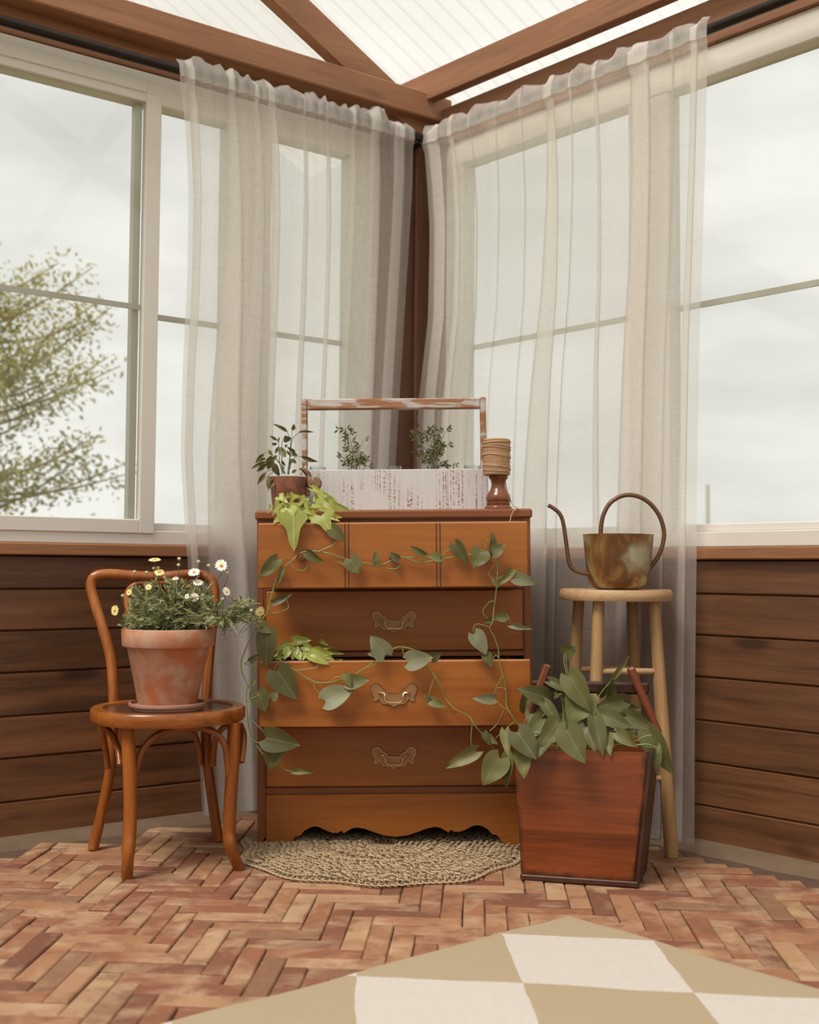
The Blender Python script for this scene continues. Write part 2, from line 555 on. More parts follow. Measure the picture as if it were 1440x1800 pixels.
def mk_glass(name, tint=(.97, .98, .97), refl=.05):
    mt, nt, b = newmat(name)
    t = N(nt, 'ShaderNodeBsdfTransparent')
    t.inputs['Color'].default_value = (*tint, 1)
    g = N(nt, 'ShaderNodeBsdfGlossy')
    g.inputs['Roughness'].default_value = .02
    fr = N(nt, 'ShaderNodeLayerWeight')
    fr.inputs['Blend'].default_value = .15
    f = math_(nt, 'ADD', math_(nt, 'MULTIPLY', fr.outputs['Fresnel'], .6), refl * .3)
    mx = N(nt, 'ShaderNodeMixShader')
    nt.links.new(f, mx.inputs[0])
    nt.links.new(t.outputs[0], mx.inputs[1])
    nt.links.new(g.outputs[0], mx.inputs[2])
    nt.links.new(mx.outputs[0], nt.nodes['Material Output'].inputs['Surface'])
    return mt
M_glass = mk_glass('window_glass')
M_jar = mk_glass('jar_glass', (.93, .95, .94), .3)
def mk_sheer(name, alpha, col, trans, weave=0.0):
    """thin cloth or plastic: part see-through, part scattering both ways"""
    mt, nt, b = newmat(name)
    tp = N(nt, 'ShaderNodeBsdfTransparent')
    df = N(nt, 'ShaderNodeBsdfDiffuse')
    df.inputs['Color'].default_value = (*col, 1)
    tl = N(nt, 'ShaderNodeBsdfTranslucent')
    tl.inputs['Color'].default_value = (*col, 1)
    m1 = N(nt, 'ShaderNodeMixShader')
    m1.inputs[0].default_value = trans
    nt.links.new(df.outputs[0], m1.inputs[1])
    nt.links.new(tl.outputs[0], m1.inputs[2])
    m2 = N(nt, 'ShaderNodeMixShader')
    m2.inputs[0].default_value = alpha
    if weave:
        va, _ = coords(nt, (300, 300, 22), 0)
        vb, _ = coords(nt, (16, 16, 420), 0)
        w = math_(nt, 'ADD', noise(nt, va, 1, 2), noise(nt, vb, 1, 2))
        f = math_(nt, 'ADD', math_(nt, 'MULTIPLY', math_(nt, 'SUBTRACT', w, 1.0), weave), alpha)
        nt.links.new(f, m2.inputs[0])
    nt.links.new(tp.outputs[0], m2.inputs[1])
    nt.links.new(m1.outputs[0], m2.inputs[2])
    nt.links.new(m2.outputs[0], nt.nodes['Material Output'].inputs['Surface'])
    return mt
M_sheer = mk_sheer('sheer_voile', .52, (.985, .97, .945), .74, .22)
M_gable = mk_sheer('clear_polycarbonate', .16, (.97, .97, .95), .85)
M_poly = mk_sheer('translucent_polycarbonate', .38, (.97, .97, .95), .85)
def mk_rug():
    mt, nt, b = newmat('checked_flatweave')
    uv = N(nt, 'ShaderNodeUVMap', uv_map='lattice')
    t = N(nt, 'ShaderNodeTexCoord')
    nn = N(nt, 'ShaderNodeTexNoise')
    nn.inputs['Scale'].default_value = 7
    nt.links.new(t.outputs['Object'], nn.inputs['Vector'])
    wob = N(nt, 'ShaderNodeVectorMath', operation='MULTIPLY_ADD')
    nt.links.new(nn.outputs['Color'], wob.inputs[0])
    wob.inputs[1].default_value = (.05, .05, 0)
    nt.links.new(uv.outputs[0], wob.inputs[2])
    s = N(nt, 'ShaderNodeSeparateXYZ')
    nt.links.new(wob.outputs[0], s.inputs[0])
    fu = math_(nt, 'FLOOR', math_(nt, 'SUBTRACT', s.outputs[0], .025))
    fv = math_(nt, 'FLOOR', math_(nt, 'SUBTRACT', s.outputs[1], .025))
    par = math_(nt, 'PINGPONG', math_(nt, 'ADD', fu, fv), 1.0)
    c = mixc(nt, par, (.58, .54, .51), (.39, .31, .21))
    mpv = N(nt, 'ShaderNodeMapping')
    mpv.inputs['Scale'].default_value = (1, 1, 1)
    mpv.inputs['Rotation'].default_value = (0, 0, .5)
    nt.links.new(t.outputs['Object'], mpv.inputs['Vector'])
    w = N(nt, 'ShaderNodeTexWave')
    w.inputs['Scale'].default_value = 90
    w.inputs['Distortion'].default_value = 2
    nt.links.new(mpv.outputs[0], w.inputs['Vector'])
    n2 = N(nt, 'ShaderNodeTexNoise')
    n2.inputs['Scale'].default_value = 90
    nt.links.new(t.outputs['Object'], n2.inputs['Vector'])
    c = mixc(nt, math_(nt, 'MULTIPLY', n2.outputs['Fac'], .3), c, (.34, .26, .17))
    nt.links.new(c, b.inputs['Base Color'])
    b.inputs['Roughness'].default_value = .95
    b.inputs['Specular IOR Level'].default_value = .1
    bump(nt, b, math_(nt, 'ADD', w.outputs['Fac'], n2.outputs['Fac']), .35, .002)
    return mt
M_rug = mk_rug()
def mk_snail():
    mt, nt, b = newmat('snail_resin')
    vec, rd = coords(nt, (1, 1, 1))
    n1 = noise(nt, vec, 90, 5, .6)
    c = ramp(nt, n1, [(.35, (.10, .05, .028)), (.65, (.34, .20, .11))])
    nt.links.new(c, b.inputs['Base Color'])
    b.inputs['Roughness'].default_value = .55
    bump(nt, b, n1, .4, .001)
    return mt
M_snail = mk_snail()

# ------------------------------------------------------------------ the setting
C0 = fl(748, 1383)                                   # floor point of the room corner
dL = (fl(0, 1481) - C0).normalized()                 # along the left wall, away from the corner
dR = (fl(1440, 1527) - C0).normalized()
nL = V((-dL.y, dL.x, 0))
nR = V((dR.y, -dR.x, 0))
if nL.dot(EYE - C0) < 0: nL = -nL
if nR.dot(EYE - C0) < 0: nR = -nR
def wall_matrix(d, n, sgn):
    mt = Matrix((d * sgn, n, V((0, 0, 1)))).transposed().to_4x4()
    mt.translation = C0
    return mt
ML, MR = wall_matrix(dL, nL, 1), wall_matrix(dR, nR, -1)
class Wall:
    """boxes given as (distance from corner, offset into the room, height)"""
    def __init__(self, root_m, sgn):
        self.m, self.sgn = root_m, sgn
    def box(self, s0, s1, o0, o1, z0, z1, c=.003):
        return MB().box((s0 * self.sgn, o0, z0), (s1 * self.sgn, o1, z1), c=c)
    def P(self, s, o, z):
        return self.m @ V((s * self.sgn, o, z))
    def hit(self, px, py, o=0.0):
        n = self.m.col[1].to_3d()
        r = ray(px, py)
        t = (C0 + n * o - EYE).dot(n) / r.dot(n)
        q = self.m.inverted() @ (EYE + r * t)
        return q.x * self.sgn, q.z
WL, WR = Wall(ML, 1), Wall(MR, -1)
LEN = 4.7
SEAMS = [0.0, .123, .259, .389, .526, .658, .789, .897]
for side, W in (('left', WL), ('right', WR)):
    root = empty('wall_' + side, W.m, 'structure')
    W.root = root
    W.box(-.02, LEN, -.09, -.026, -.05, .90, 0).build('backing', M_backing, root)
    for a, b_ in zip(SEAMS, SEAMS[1:]):
        f_ = rnd(-.001, .0015)
        prof_ = [(-.026, a), (f_ - .004, a), (f_, a + .004), (f_, b_ - .007), (f_ - .011, b_ - .0005), (-.026, b_ - .0005)]
        MB().prism([(-.004 * W.sgn, o_, z_) for o_, z_ in prof_], ((LEN + .004) * W.sgn, 0, 0)).build('plank', M_plank, root)
    W.box(-.01, LEN, -.06, .034, .896, .935, .004).build('sill', M_sill, root)
    if side == 'left':
        W.box(.0, .284, -.05, .012, .935, 2.60, .004).build('corner_board', M_post, root)
        W.box(-.02, .085, -.02, .030, .0, 2.65, .006).build('corner_post', M_post, root)
        W.box(-.01, LEN, -.06, .02, 2.56, 2.66, .004).build('header', M_beam, root)
        W.box(-.04, LEN, -.04, .10, 2.645, 2.745, .005).build('tie_beam', M_beam, root)
    else:
        W.box(.0, .115, -.05, .012, .935, 2.60, .004).build('corner_board', M_post, root)
        W.box(.028, .10, -.02, .030, .0, 2.65, .006).build('corner_post', M_post, root)
        W.box(.0, LEN, -.06, .03, 2.545, 2.692, .004).build('header', M_beam, root)
# the two walls behind the camera: the same boarded knee wall under open window bays
for side, W, W2 in (('back_right', WL, WR), ('back_left', WR, WL)):
    d2 = dR if W is WL else dL
    m2 = W.m.copy()
    m2.translation = C0 + d2 * LEN
    root = empty('wall_' + side, m2, 'structure')
    W.box(-.02, LEN, -.03, .05, -.05, .90, 0).build('backing', M_backing, root)
    for a, b_ in zip(SEAMS, SEAMS[1:]):
        W.box(.0, LEN, -.044, -.03, a + .0025, b_ - .0025, .005).build('plank', M_plank, root)
    W.box(-.02, LEN, -.07, .05, .896, .935, .004).build('sill', M_sill, root)
    W.box(-.02, LEN, -.07, .05, 2.56, 2.745, .004).build('header', M_beam, root)
    for s_ in (.0, 1.2, 2.4, 3.6, LEN - .1):
        W.box(s_, s_ + .1, -.04, .05, .935, 2.56, .004).build('stud', M_post, root)
# windows
def window(name, W, jamb, bars, sash, ztop, s_end):
    root = empty(name, W.m, 'structure')
    zb = .935
    W.box(jamb[0], s_end, -.055, .018, zb, .984, .003).build('bottom_rail', M_vinyl, root)
    W.box(jamb[0], s_end, -.055, .018, ztop, 2.556 if W is WL else 2.545, .003).build('top_rail', M_vinyl, root)
    W.box(jamb[0], jamb[1], -.055, .016, .984, ztop, .003).build('jamb', M_vinyl, root)
    W.box(s_end - .09, s_end, -.055, .016, .984, ztop, .003).build('jamb', M_vinyl, root)
    for a, b_ in bars:
        W.box(a, b_, -.055, .014, .984, ztop, .003).build('mullion', M_vinyl, root)
    edges = [jamb[1]] + [x for p in bars for x in p] + [s_end - .09]
    if sash:
        edges = edges[:-1] + [sash[0]]
    for a, b_ in zip(edges[::2], edges[1::2]):
        W.box(a, b_, -.03, -.01, .984, 1.010, .003).build('glazing_bead', M_vinyl, root)
        W.box(a - .005, b_ + .005, -.034, -.030, .995, ztop + .01, 0).build('pane', M_glass, root)
        W.box(a, b_, -.040, -.0345, 1.716, 1.736, 0).build('grille_bar', M_vinyl2, root)
    if sash:
        a, b_ = sash
        W.box(a, a + .055, -.01, .024, .972, ztop + .03, .003).build('sash_stile', M_vinyl, root)
        W.box(b_ - .055, b_, -.01, .024, .972, ztop + .03, .003).build('sash_stile', M_vinyl, root)
        W.box(a + .055, b_ - .055, -.01, .024, .972, 1.020, .003).build('sash_rail', M_vinyl, root)
        W.box(a + .055, b_ - .055, -.01, .024, ztop + .03, ztop + .075, .003).build('sash_rail', M_vinyl, root)
        W.box(a + .05, b_ - .05, .004, .008, 1.01, ztop + .04, 0).build('pane', M_glass, root)
        W.box(a + .055, b_ - .055, -.0005, .0035, 1.733, 1.752, 0).build('grille_bar', M_vinyl2, root)
        W.box(a + .056, a + .082, -.045, -.012, .985, ztop + .03, .002).build('screen_frame', M_vinyl2, root)
    return root
window('window_1', WL, (.284, .389), [(.728, .909)], (1.165, 2.36), 2.452, 2.5)
window('window_2', WR, (.115, .207), [(.99, 1.152)], None, 2.448, 2.5)
# curb along the walls
for side, W in (('left', WL), ('right', WR)):
    b_ = MB()
    n = 40
    top, bot = [], []
    for i in range(n + 1):
        s = 2.7 * i / n
        w = .085 + rnd(-.010, .010)
        top.append([W.P(s, 0.0, .016), W.P(s, w * .8, .012 + rnd(-.003, .003)), W.P(s, w + .012, -.012)])
    vs = [p for r in top for p in r]
    fs = [(i * 3 + k, i * 3 + k + 1, i * 3 + k + 4, i * 3 + k + 3) for i in range(n) for k in (0, 1)]
    o = b_.add(vs, fs).build('baseboard_' + side, M_curb, None, True)
    o['kind'] = 'structure'
# floor: sand bed with bricks in herringbone on it
flo = MB().box((-4, -1.0, -.10), (4, 7, -.008)).build('floor', M_sand)
flo['kind'] = 'structure'
gr = MB().box((-150, -60, -.45), (150, 240, -.12)).build('ground', M_grass)
gr['kind'] = 'structure'
BW, BN, STR = .055, 4, 1.10
ux = V((math.cos(math.radians(-3.3)), math.sin(math.radians(-3.3)), 0))
uy = V((-ux.y, ux.x, 0)) * STR
def brick_mesh(lx, ly, i):
    g = .0013
    a, b_, c, h = lx / 2 - g, ly / 2 - g, .0030, .05
    j = lambda: rnd(-.0014, .0012)
    lo = [(-a + j(), -b_ + j()), (a + j(), -b_ + j()), (a + j(), b_ + j()), (-a + j(), b_ + j())]
    vs = [(x, y, -h) for x, y in lo] + [(x, y, -c) for x, y in lo] + [(x - math.copysign(c, x), y - math.copysign(c, y), 0) for x, y in lo]
    fs = [(4, 5, 1, 0), (5, 6, 2, 1), (6, 7, 3, 2), (7, 4, 0, 3), (8, 9, 5, 4), (9, 10, 6, 5), (10, 11, 7, 6), (11, 8, 4, 7), (8, 11, 10, 9)]
    return MB().add(vs, fs).mesh('brick', M_brick)
HB = [brick_mesh(BW * BN, BW * STR, i) for i in range(6)]
VB = [brick_mesh(BW, BW * BN * STR, i) for i in range(6)]
org = fl(690, 1640)
rotm = Matrix.Rotation(math.radians(-3.3), 4, 'Z')
cells = []
for i in range(-60, 61):
    for j in range(-45, 60):
        k = (i + j) % (2 * BN)
        if k == 0:                       # horizontal brick starts here
            cells.append((org + ux * ((i + BN / 2) * BW) + uy * ((j + .5) * BW), 0))
        elif k == BN:                    # upright brick
            cells.append((org + ux * ((i + .5) * BW) + uy * ((j + BN / 2) * BW), 1))
def project(p):
    q = p - EYE
    d = q.dot(FWD)
    return 720 + F * q.dot(RIGHT) / d, 900 - F * q.dot(UP) / d, d
RUGC = fl(1000, 1612)
RUG_A = (fl(320, 1797) - RUGC).normalized()
RUG_B = (fl(1440, 1745) - RUGC).normalized()
inr = Matrix(((RUG_A.x, RUG_B.x), (RUG_A.y, RUG_B.y))).inverted()
seen = []
for p, t in cells:
    if p.y < 1.2 or abs(p.x) > 3.2: continue
    offL, offR = (p - C0).dot(nL), (p - C0).dot(nR)
    if offL < .145 or offR < .135: continue
    px, py, d = project(p)
    q = inr @ V((p.x - RUGC.x, p.y - RUGC.y))
    under = q.x > .16 and q.y > .16
    vis = -60 < px < 1500 and py < 1860 and not under
    seen.append((d if vis else d + 100, p, t, vis))
seen.sort(key=lambda e: e[0])
rest = MB()
nb = 0
for d, p, t, vis in seen:
    z = rnd(-.0025, .0025)
    tilt = Matrix.Rotation(rnd(-.012, .012), 4, 'X') @ Matrix.Rotation(rnd(-.008, .008), 4, 'Y')
    M_ = Matrix.Translation(V((p.x, p.y, z))) @ rotm @ Matrix.Rotation(rnd(-.012, .012), 4, 'Z') @ tilt
    me = random.choice(VB if t else HB)
    if vis and nb < 290:
        nb += 1
        link('brick', me, flo, M_)
    else:
        rest.add([M_ @ v.co for v in me.vertices], [tuple(f.vertices) for f in me.polygons])
rest.build('bricks', M_brick, flo, kind='stuff', fix=False)
# ceiling: rake rafter on the gable, purlins, ribbed translucent sheets
ceil = empty('ceiling', None, 'structure')
SL = .54
def zr(s): return 2.771 + SL * (s - .214)
e = V((1, 0, SL)).normalized()
pn = V((-SL, 0, 1)).normalized()
def rafter(tofs):
    b_ = MB()
    cor = []
    for s in (-.03, 2.35):
        for o in (0.0, .055):
            for h in (-.112, 0):
                q = V((s, o, zr(s))) + pn * h
                cor.append(WL.m @ q + dR * tofs)
    b_.hexa([cor[0], cor[1], cor[3], cor[2], cor[4], cor[5], cor[7], cor[6]])
    return b_
M_raft = M_beam
rf_m = WL.m
for tofs in (0.0, 2.35, 4.65):
    b_ = rafter(tofs)
    o = MB()
    o.v, o.f = [rf_m.inverted() @ p for p in b_.v], b_.f
    me = o.mesh('rafter', M_beam)
    ob = link('rafter', me, ceil, rf_m.copy())
for off in (.10, .85, 1.6, 2.35):
    s0 = off
    zb = zr(off) + .004 if off > .2 else 2.714
    bx = WR.box(-.3, 4.7, off - .045, off, zb, zb + .112, .003)
    link('purlin', bx.mesh('purlin', M_beam), ceil, WR.m.copy())
# ribbed sheets, each its own piece
RW = .0763
RIDGE = 2.35
for k in range(-1, 5):
    b_ = MB()
    prof = []
    for j in range(13):
        t0 = k * 12 * RW + j * RW - .06
        prof += [(t0, 0), (t0 + .052, 0), (t0 + .060, .007), (t0 + .068, .007)]
    prof = prof[:-3] + [(prof[-4][0], 0)] if False else prof[:49]
    vs = []
    for t, h in prof:
        for s in (-.13, RIDGE, 2 * RIDGE + .13):
            q = C0 + dL * s + dR * t
            vs.append(V((q.x, q.y, zr(s if s <= RIDGE else 2 * RIDGE - s) + .135 + h)))
    fs = [(3 * i + k, 3 * i + k + 1, 3 * i + k + 4, 3 * i + k + 3) for i in range(len(prof) - 1) for k in (0, 1)]
    b_.add(vs, fs).build('roof_sheet', M_poly, ceil, fix=False)
# gable infill between tie beam and rafter
vs = [WL.P(.0, -.004, 2.70), WL.P(2.35, -.004, 2.70), WL.P(2.35, -.004, zr(2.35)), WL.P(.0, -.004, zr(0))]
vs2 = [p - nL * .006 for p in vs]
MB().hexa(vs + vs2).build('gable_sheet', M_gable, ceil)

# ------------------------------------------------------------------ curtains and rods
def rod(W, s0, s1, z, label):
    t = tag(empty('curtain_rod', W.m.copy()), label, 'curtain rod', 'bronze curtain rods')
    sg = W.sgn
    MB().tube([(s0 * sg, .10, z), (s1 * sg, .10, z)], .0165, 14).build('pole', M_bronze, t, True)
    for s in (s0 + .02, s1 - .2):
        MB().box((s * sg - .012, .02, z - .03), (s * sg + .012, .105, z - .0145), c=.003).build('bracket', M_bronze, t)
    return t
ROD_Z = 2.556
del_group = rod(WL, .09, 2.55, ROD_Z, 'dark bronze curtain rod above the left window')
rod(WR, .10, 2.55, ROD_Z, 'dark bronze curtain rod above the right window')
for o in list(COL.objects):
    if o.name.startswith('curtain_rod'):
        del o['group']

def curtain(W, left_edge, right_edge, pleats, ztop, zbot, label, ruffle):
    """left_edge / right_edge: (s, z) polylines from the top down; pleats: Z-folds as (fraction at top, at bottom, width top, width bottom)"""
    def interp(poly, z):
        for (s0, z0), (s1, z1) in zip(poly, poly[1:]):
            if z <= z0 and z >= z1:
                return s0 + (s1 - s0) * (z0 - z) / max(1e-6, z0 - z1)
        return poly[0][0] if z > poly[0][1] else poly[-1][0]
    NB = 150
    zs = [ztop, ROD_Z + .034, ROD_Z + .020, ROD_Z + .010, ROD_Z - .008, ROD_Z - .020, ROD_Z - .032, ROD_Z - .06]
    nrow = 34
    zs += [ROD_Z - .06 - (ROD_Z - .06 - zbot) * (i / nrow) for i in range(1, nrow + 1)]
    zs = [-z for z in (zs[6], zs[4], zs[3], zs[2], zs[1])] + zs
    ph = [rnd(0, 6.28) for _ in range(8)]
    tab = [rnd(-1, 1) for _ in range(200)]
    def n1(x):
        x = max(0, x) + 3
        i = int(x)
        t = (x - i) ** 2 * (3 - 2 * (x - i))
        return tab[i % 200] * (1 - t) + tab[(i + 1) % 200] * t
    grid = []
    for z in zs:
        inner_layer = .0035 if z < 0 else 0.0
        z = abs(z)
        v = (ROD_Z - .06 - z) / (ROD_Z - .06 - zbot)
        vv = max(0.0, v)
        a, c = interp(left_edge, z), interp(right_edge, z)
        # list of (fraction, normal offset) along the cloth
        path = []
        fr = [i / NB for i in range(NB + 1)]
        events = sorted((pt + (pb - pt) * vv, wt + (wb - wt) * min(1, vv * 1.5)) for pt, pb, wt, wb in pleats)
        stations = []
        for f_, w_ in events:
            stations.append((f_, w_))
        cur = 0.0
        segs = []
        cuts = [0.0] + [f_ for f_, _ in stations] + [1.0]
        per = max(4, NB // (len(cuts) - 1))
        lay = 0.0
        for q in range(len(cuts) - 1):
            x0, x1 = cuts[q], cuts[q + 1]
            w0 = stations[q - 1][1] / 2 if q else 0
            w1 = stations[q][1] / 2 if q < len(stations) else 0
            for i in range(per + 1):
                t = i / per
                x = (x0 - w0) + (x1 + w1 - x0 + w0) * t
                segs.append((x, -.010 * (1 - t) + .010 * t if q or len(stations) else 0))
            # the Z: from x1+w1 the next piece starts at x1-w1 again, the step between is the folded-back layer
            if q < len(stations):
                for i in range(1, 5):
                    t = i / 5
                    segs.append((x1 + w1 - 2 * w1 * t, .010 - .020 * t))
        row = []
        L = c - a
        for x, o in segs:
            if z > ROD_Z + .012:
                k = min(1, (z - ROD_Z - .012) / .03)
                off = .104 + .018 * (1 - k) + .016 * k * n1(x * ruffle * .9 + 90) + o * .2
                zz = z + k * (.016 * n1(x * ruffle * .22) + .013 * n1(x * ruffle * .75 + 50))
            elif z > ROD_Z - .035:
                off = .1235 + .0045 * math.sin(x * ruffle * 2.3 + ph[3]) + .002 * n1(x * ruffle)
                zz = z
            else:
                g = math.exp(-vv * 7)
                off = .112 - .052 * min(1, vv * 1.6) + o * (.4 + .5 * vv) + g * .005 * math.sin(x * ruffle * 2.3 + ph[3]) + (.008 + .002 * vv) * math.sin(x * 21 + ph[4] + vv * 1.2) * (1 - .6 * g) + .005 * math.sin(x * 47 + ph[5] - vv)
                zz = z + (.004 * math.sin(x * 30) if z == zbot else 0)
            row.append(W.P(a + L * x, off + inner_layer, zz))
        grid.append(row)
    n = len(grid[0])
    vs = [p for r in grid for p in r]
    fs = [(i * n + j, i * n + j + 1, (i + 1) * n + j + 1, (i + 1) * n + j) for i in range(len(grid) - 1) for j in range(n - 1)]
    o = MB().add(vs, fs).build('curtain', M_sheer, None, True, fix=False, autosmooth=None)
    tag(o, label, 'curtain')
    return o
def edge(W, pts):
    return sorted([W.hit(px, py, .112 - .052 * min(1, max(0, (py - 200) / 750))) for px, py in pts], key=lambda e: -e[1])
cl = edge(WL, [(311, 100), (316, 150), (325, 210), (331, 340), (328, 500), (320, 650), (316, 800), (322, 900), (328, 980), (345, 1250), (356, 1450)])
clr = edge(WL, [(724, 230), (723, 330), (715, 480), (706, 640), (697, 800), (690, 950), (688, 1200), (690, 1395)])
curtain(WL, cl, clr, [(.04, .03, .03, .03), (.20, .17, .03, .16), (.30, .27, .02, .12), (.36, .40, .03, .03), (.5, .52, .012, .02), (.6, .64, .01, .015), (.72, .74, .02, .02), (.82, .85, .05, .06), (.93, .92, .05, .05)], 2.60, .012,
        'sheer white curtain hanging left of the corner post, behind the chair', 58)
crl = edge(WR, [(747, 225), (746, 260), (752, 320), (757, 408), (754, 560), (745, 640), (738, 700), (730, 830), (726, 950), (722, 1200), (720, 1395)])
crr = edge(WR, [(1247, 30), (1243, 140), (1240, 250), (1236, 400), (1230, 600), (1226, 900), (1223, 1200), (1222, 1492)])
curtain(WR, crl, crr, [(.05, .06, .05, .05), (.12, .11, .03, .05), (.2, .21, .01, .02), (.30, .31, .008, .012), (.40, .40, .008, .012), (.5, .47, .04, .11), (.58, .56, .01, .015), (.66, .72, .015, .03), (.80, .80, .07, .10), (.9, .9, .01, .012), (.965, .955, .02, .03)], 2.60, .008,
        'sheer white curtain hanging right of the corner post, behind the stool', 44)

# ------------------------------------------------------------------ leaves
def leaf_mesh(kind, mat, seed):
    r = random.Random(seed)
    nt, nq = 9, (-1, -.55, 0, .55, 1)
    bend, fold, tw = r.uniform(.05, .25), r.uniform(.10, .30), r.uniform(-.15, .15)
    vs, fs = [], []
    for i in range(nt + 1):
        t = i / nt
        if kind == 'heart':
            h = .5 * max(0, math.sin(math.pi * min(1, (t * .97 + .03) ** .58))) ** .85
            back = .20 * (1 - t) ** 2
        elif kind == 'ivy':
            h = .5 * (math.exp(-((t - .17) / .17) ** 2) * .75 + .42 * math.sin(math.pi * min(1, t * .93 + .07)) ** .8) * (1 if t < 1 else 0)
            back = .22 * (1 - t) ** 2
        else:
            h = .5 * math.sin(math.pi * min(1, t * .96 + .04) ** .85)
            back = 0
        if i == nt: h = .004
        for q in nq:
            y = h * q
            x = t - back * abs(q) ** 1.5
            z = fold * abs(y) - bend * t * t + tw * y * t + .02 * math.sin(t * 9 + q * 2 + seed)
            vs.append((x, y, z))
    for i in range(nt):
        for j in range(len(nq) - 1):
            a = i * len(nq) + j
            fs.append((a, a + 1, a + len(nq) + 1, a + len(nq)))
    return MB().add(vs, fs).mesh('leaf', mat, True, fix=False)
LEAF = {}
for nm, kind, mat in (('pothos', 'heart', M_pothos), ('lime', 'ivy', M_lime), ('lime2', 'heart', M_lime2), ('herb', 'lance', M_sage), ('pale', 'heart', M_pale)):
    LEAF[nm] = [leaf_mesh(kind, mat, s + 11) for s in range(4)]
def leaf(sort, base, tip, w, parent, roll=0.0, name='leaf', zs=1.0):
    base, tip = V(base), V(tip)
    ax = tip - base
    L = ax.length
    x = ax / L
    view = (EYE - (base + tip) / 2).normalized()
    y = view.cross(x).normalized()
    z = x.cross(y).normalized()
    R_ = Matrix.Rotation(roll, 3, x)
    y, z = R_ @ y, R_ @ z
    M_ = Matrix((x * L, y * L * w, z * L * zs)).transposed().to_4x4()
    M_.translation = base
    return link(name, random.choice(LEAF[sort]), parent, wm(parent).inverted() @ M_)
def stem(parent, pts, r, mat=M_vine, name='stem', per=6, n=6, taper=1.0):
    c = crom(pts, per)
    k = len(c) - 1
    return MB().tube(c, [r * (1 + (taper - 1) * i / k) for i in range(k + 1)], n).build(name, mat, parent, True, world=True)

# ------------------------------------------------------------------ dresser
TAU = math.radians(-0.85)                          # it leans a little on the uneven bricks
D0 = fl(694.5, 1491)
YD = D0.y
DM = Matrix.Translation(D0 + V((0, 0, .0125))) @ Matrix.Rotation(TAU, 4, 'Y')
dres = tag(empty('dresser', DM), 'tall maple dresser with two pulled out drawers and a scalloped apron', 'dresser')
DI = DM.inverted()
def dl(px, py, dy=0.0):
    q = DI @ at(px, py, YD + dy)
    return q.x, q.z
OUT = .165
DEP = .42
def dx(px, dy=0.0): return dl(px, 1200, dy)[0]
def dz(py, dy=0.0): return dl(694, py, dy)[1]
xl, xr = dx(452), dx(936)
ztop0, ztop1 = dz(912.5), dz(896)
MB().box((dx(449), -.012, ztop0), (dx(939.5), DEP + .01, ztop1), c=.006).build('top', M_case, dres)
for x0, x1 in ((xl, xl + .020), (xr - .020, xr)):
    MB().box((x0, .0, -.012 if x0 > 0 else -.004), (x1, DEP, ztop0), c=.002).build('side_panel', M_caseV, dres)
MB().box((xl + .02, DEP - .012, .06), (xr - .02, DEP, ztop0)).build('back_panel', M_case, dres)
sx0, sx1 = dx(467.5), dx(921.5)
MB().box((xl + .02, .002, .02), (sx0 - .0015, .03, ztop0)).build('stile', M_caseV, dres)
MB().box((sx1 + .0015, .002, .02), (xr - .02, .03, ztop0)).build('stile', M_caseV, dres)
zrail = [(ztop0 - .018, ztop0), (dz(1041), dz(1031)), (dz(1154), dz(1146)), (dz(1273), dz(1264)), (dz(1393.5), dz(1384))]
for a, b_ in zrail:
    MB().box((sx0 - .001, .004, a), (sx1 + .001, .04, b_)).build('rail', M_case, dres)
MB().box((sx0, .008, dz(1396.5)), (sx1, .03, dz(1384))).build('rail', M_case, dres)
# apron with its cut-out
half = [(130, 1365), (190, 1365), (225, 1352), (250, 1330), (262, 1308), (275, 1297), (295, 1293), (318, 1267), (345, 1252), (368, 1248), (392, 1253), (420, 1268), (448, 1279), (475, 1281), (496, 1270), (507, 1283), (528, 1269), (550, 1258), (575, 1255), (610, 1262), (655, 1279), (705, 1295), (760, 1301)]
pts = [(420 + x / 2.769, 1000 + y / 2.769) for x, y in half]
full = pts + [(2 * 694.5 - x, y) for x, y in pts[-2::-1]]
zt = dz(1396.5)
poly = [(sx0, 0, zt)] + [(dx(x), 0, dz(y) - .002) for x, y in full] + [(sx1, 0, zt)]
poly = [(min(max(p[0], sx0), sx1), .003, p[2]) for p in poly]
MB().prism(poly, (0, .018, 0)).build('apron', M_front, dres)
for x0, x1 in ((xl + .001, xl + .02), (xr - .02, xr - .001)):
    MB().box((x0, -.001, .0), (x1, .022, ztop0)).build('face_edge', M_caseV, dres)
def drawer(y0, y1, x0, x1, out, grooves):
    """y0, y1, x0, x1: pixel bounds of the front as it stands, out: how far pulled"""
    d = -out
    a, b_ = dx(x0, d), dx(x1, d)
    z1, z0 = dz(y0, d), dz(y1, d)
    fr = MB().box((a, d - .004, z0), (b_, d + .016, z1), c=.003).build('drawer', M_front, dres)
    if out > .05:
        MB().box((a + .002, d - .001, z1 - .001), (b_ - .002, d + .015, z1 + .0015), c=.0008).build('top_edge', M_edge, fr)
        bx = MB()
        bx.box((a + .02, d + .016, z0 + .012), (a + .034, DEP - .08, z1 - .02)).box((b_ - .034, d + .016, z0 + .012), (b_ - .02, DEP - .08, z1 - .02))
        bx.box((a + .034, DEP - .094, z0 + .012), (b_ - .034, DEP - .08, z1 - .03)).box((a + .034, d + .016, z0 + .012), (b_ - .034, DEP - .094, z0 + .02))
        bx.build('drawer_box', M_edge, fr)
    else:
        MB().box((a - .001, d + .003, z0 - .0045), (b_ + .001, d + .010, z1 + .0045)).build('shadow_gap', M_gap, fr)
    return fr, a, b_, z0, z1
dr1, a1, b1, z10, z11 = drawer(919, 1033, 454, 931, OUT, True)
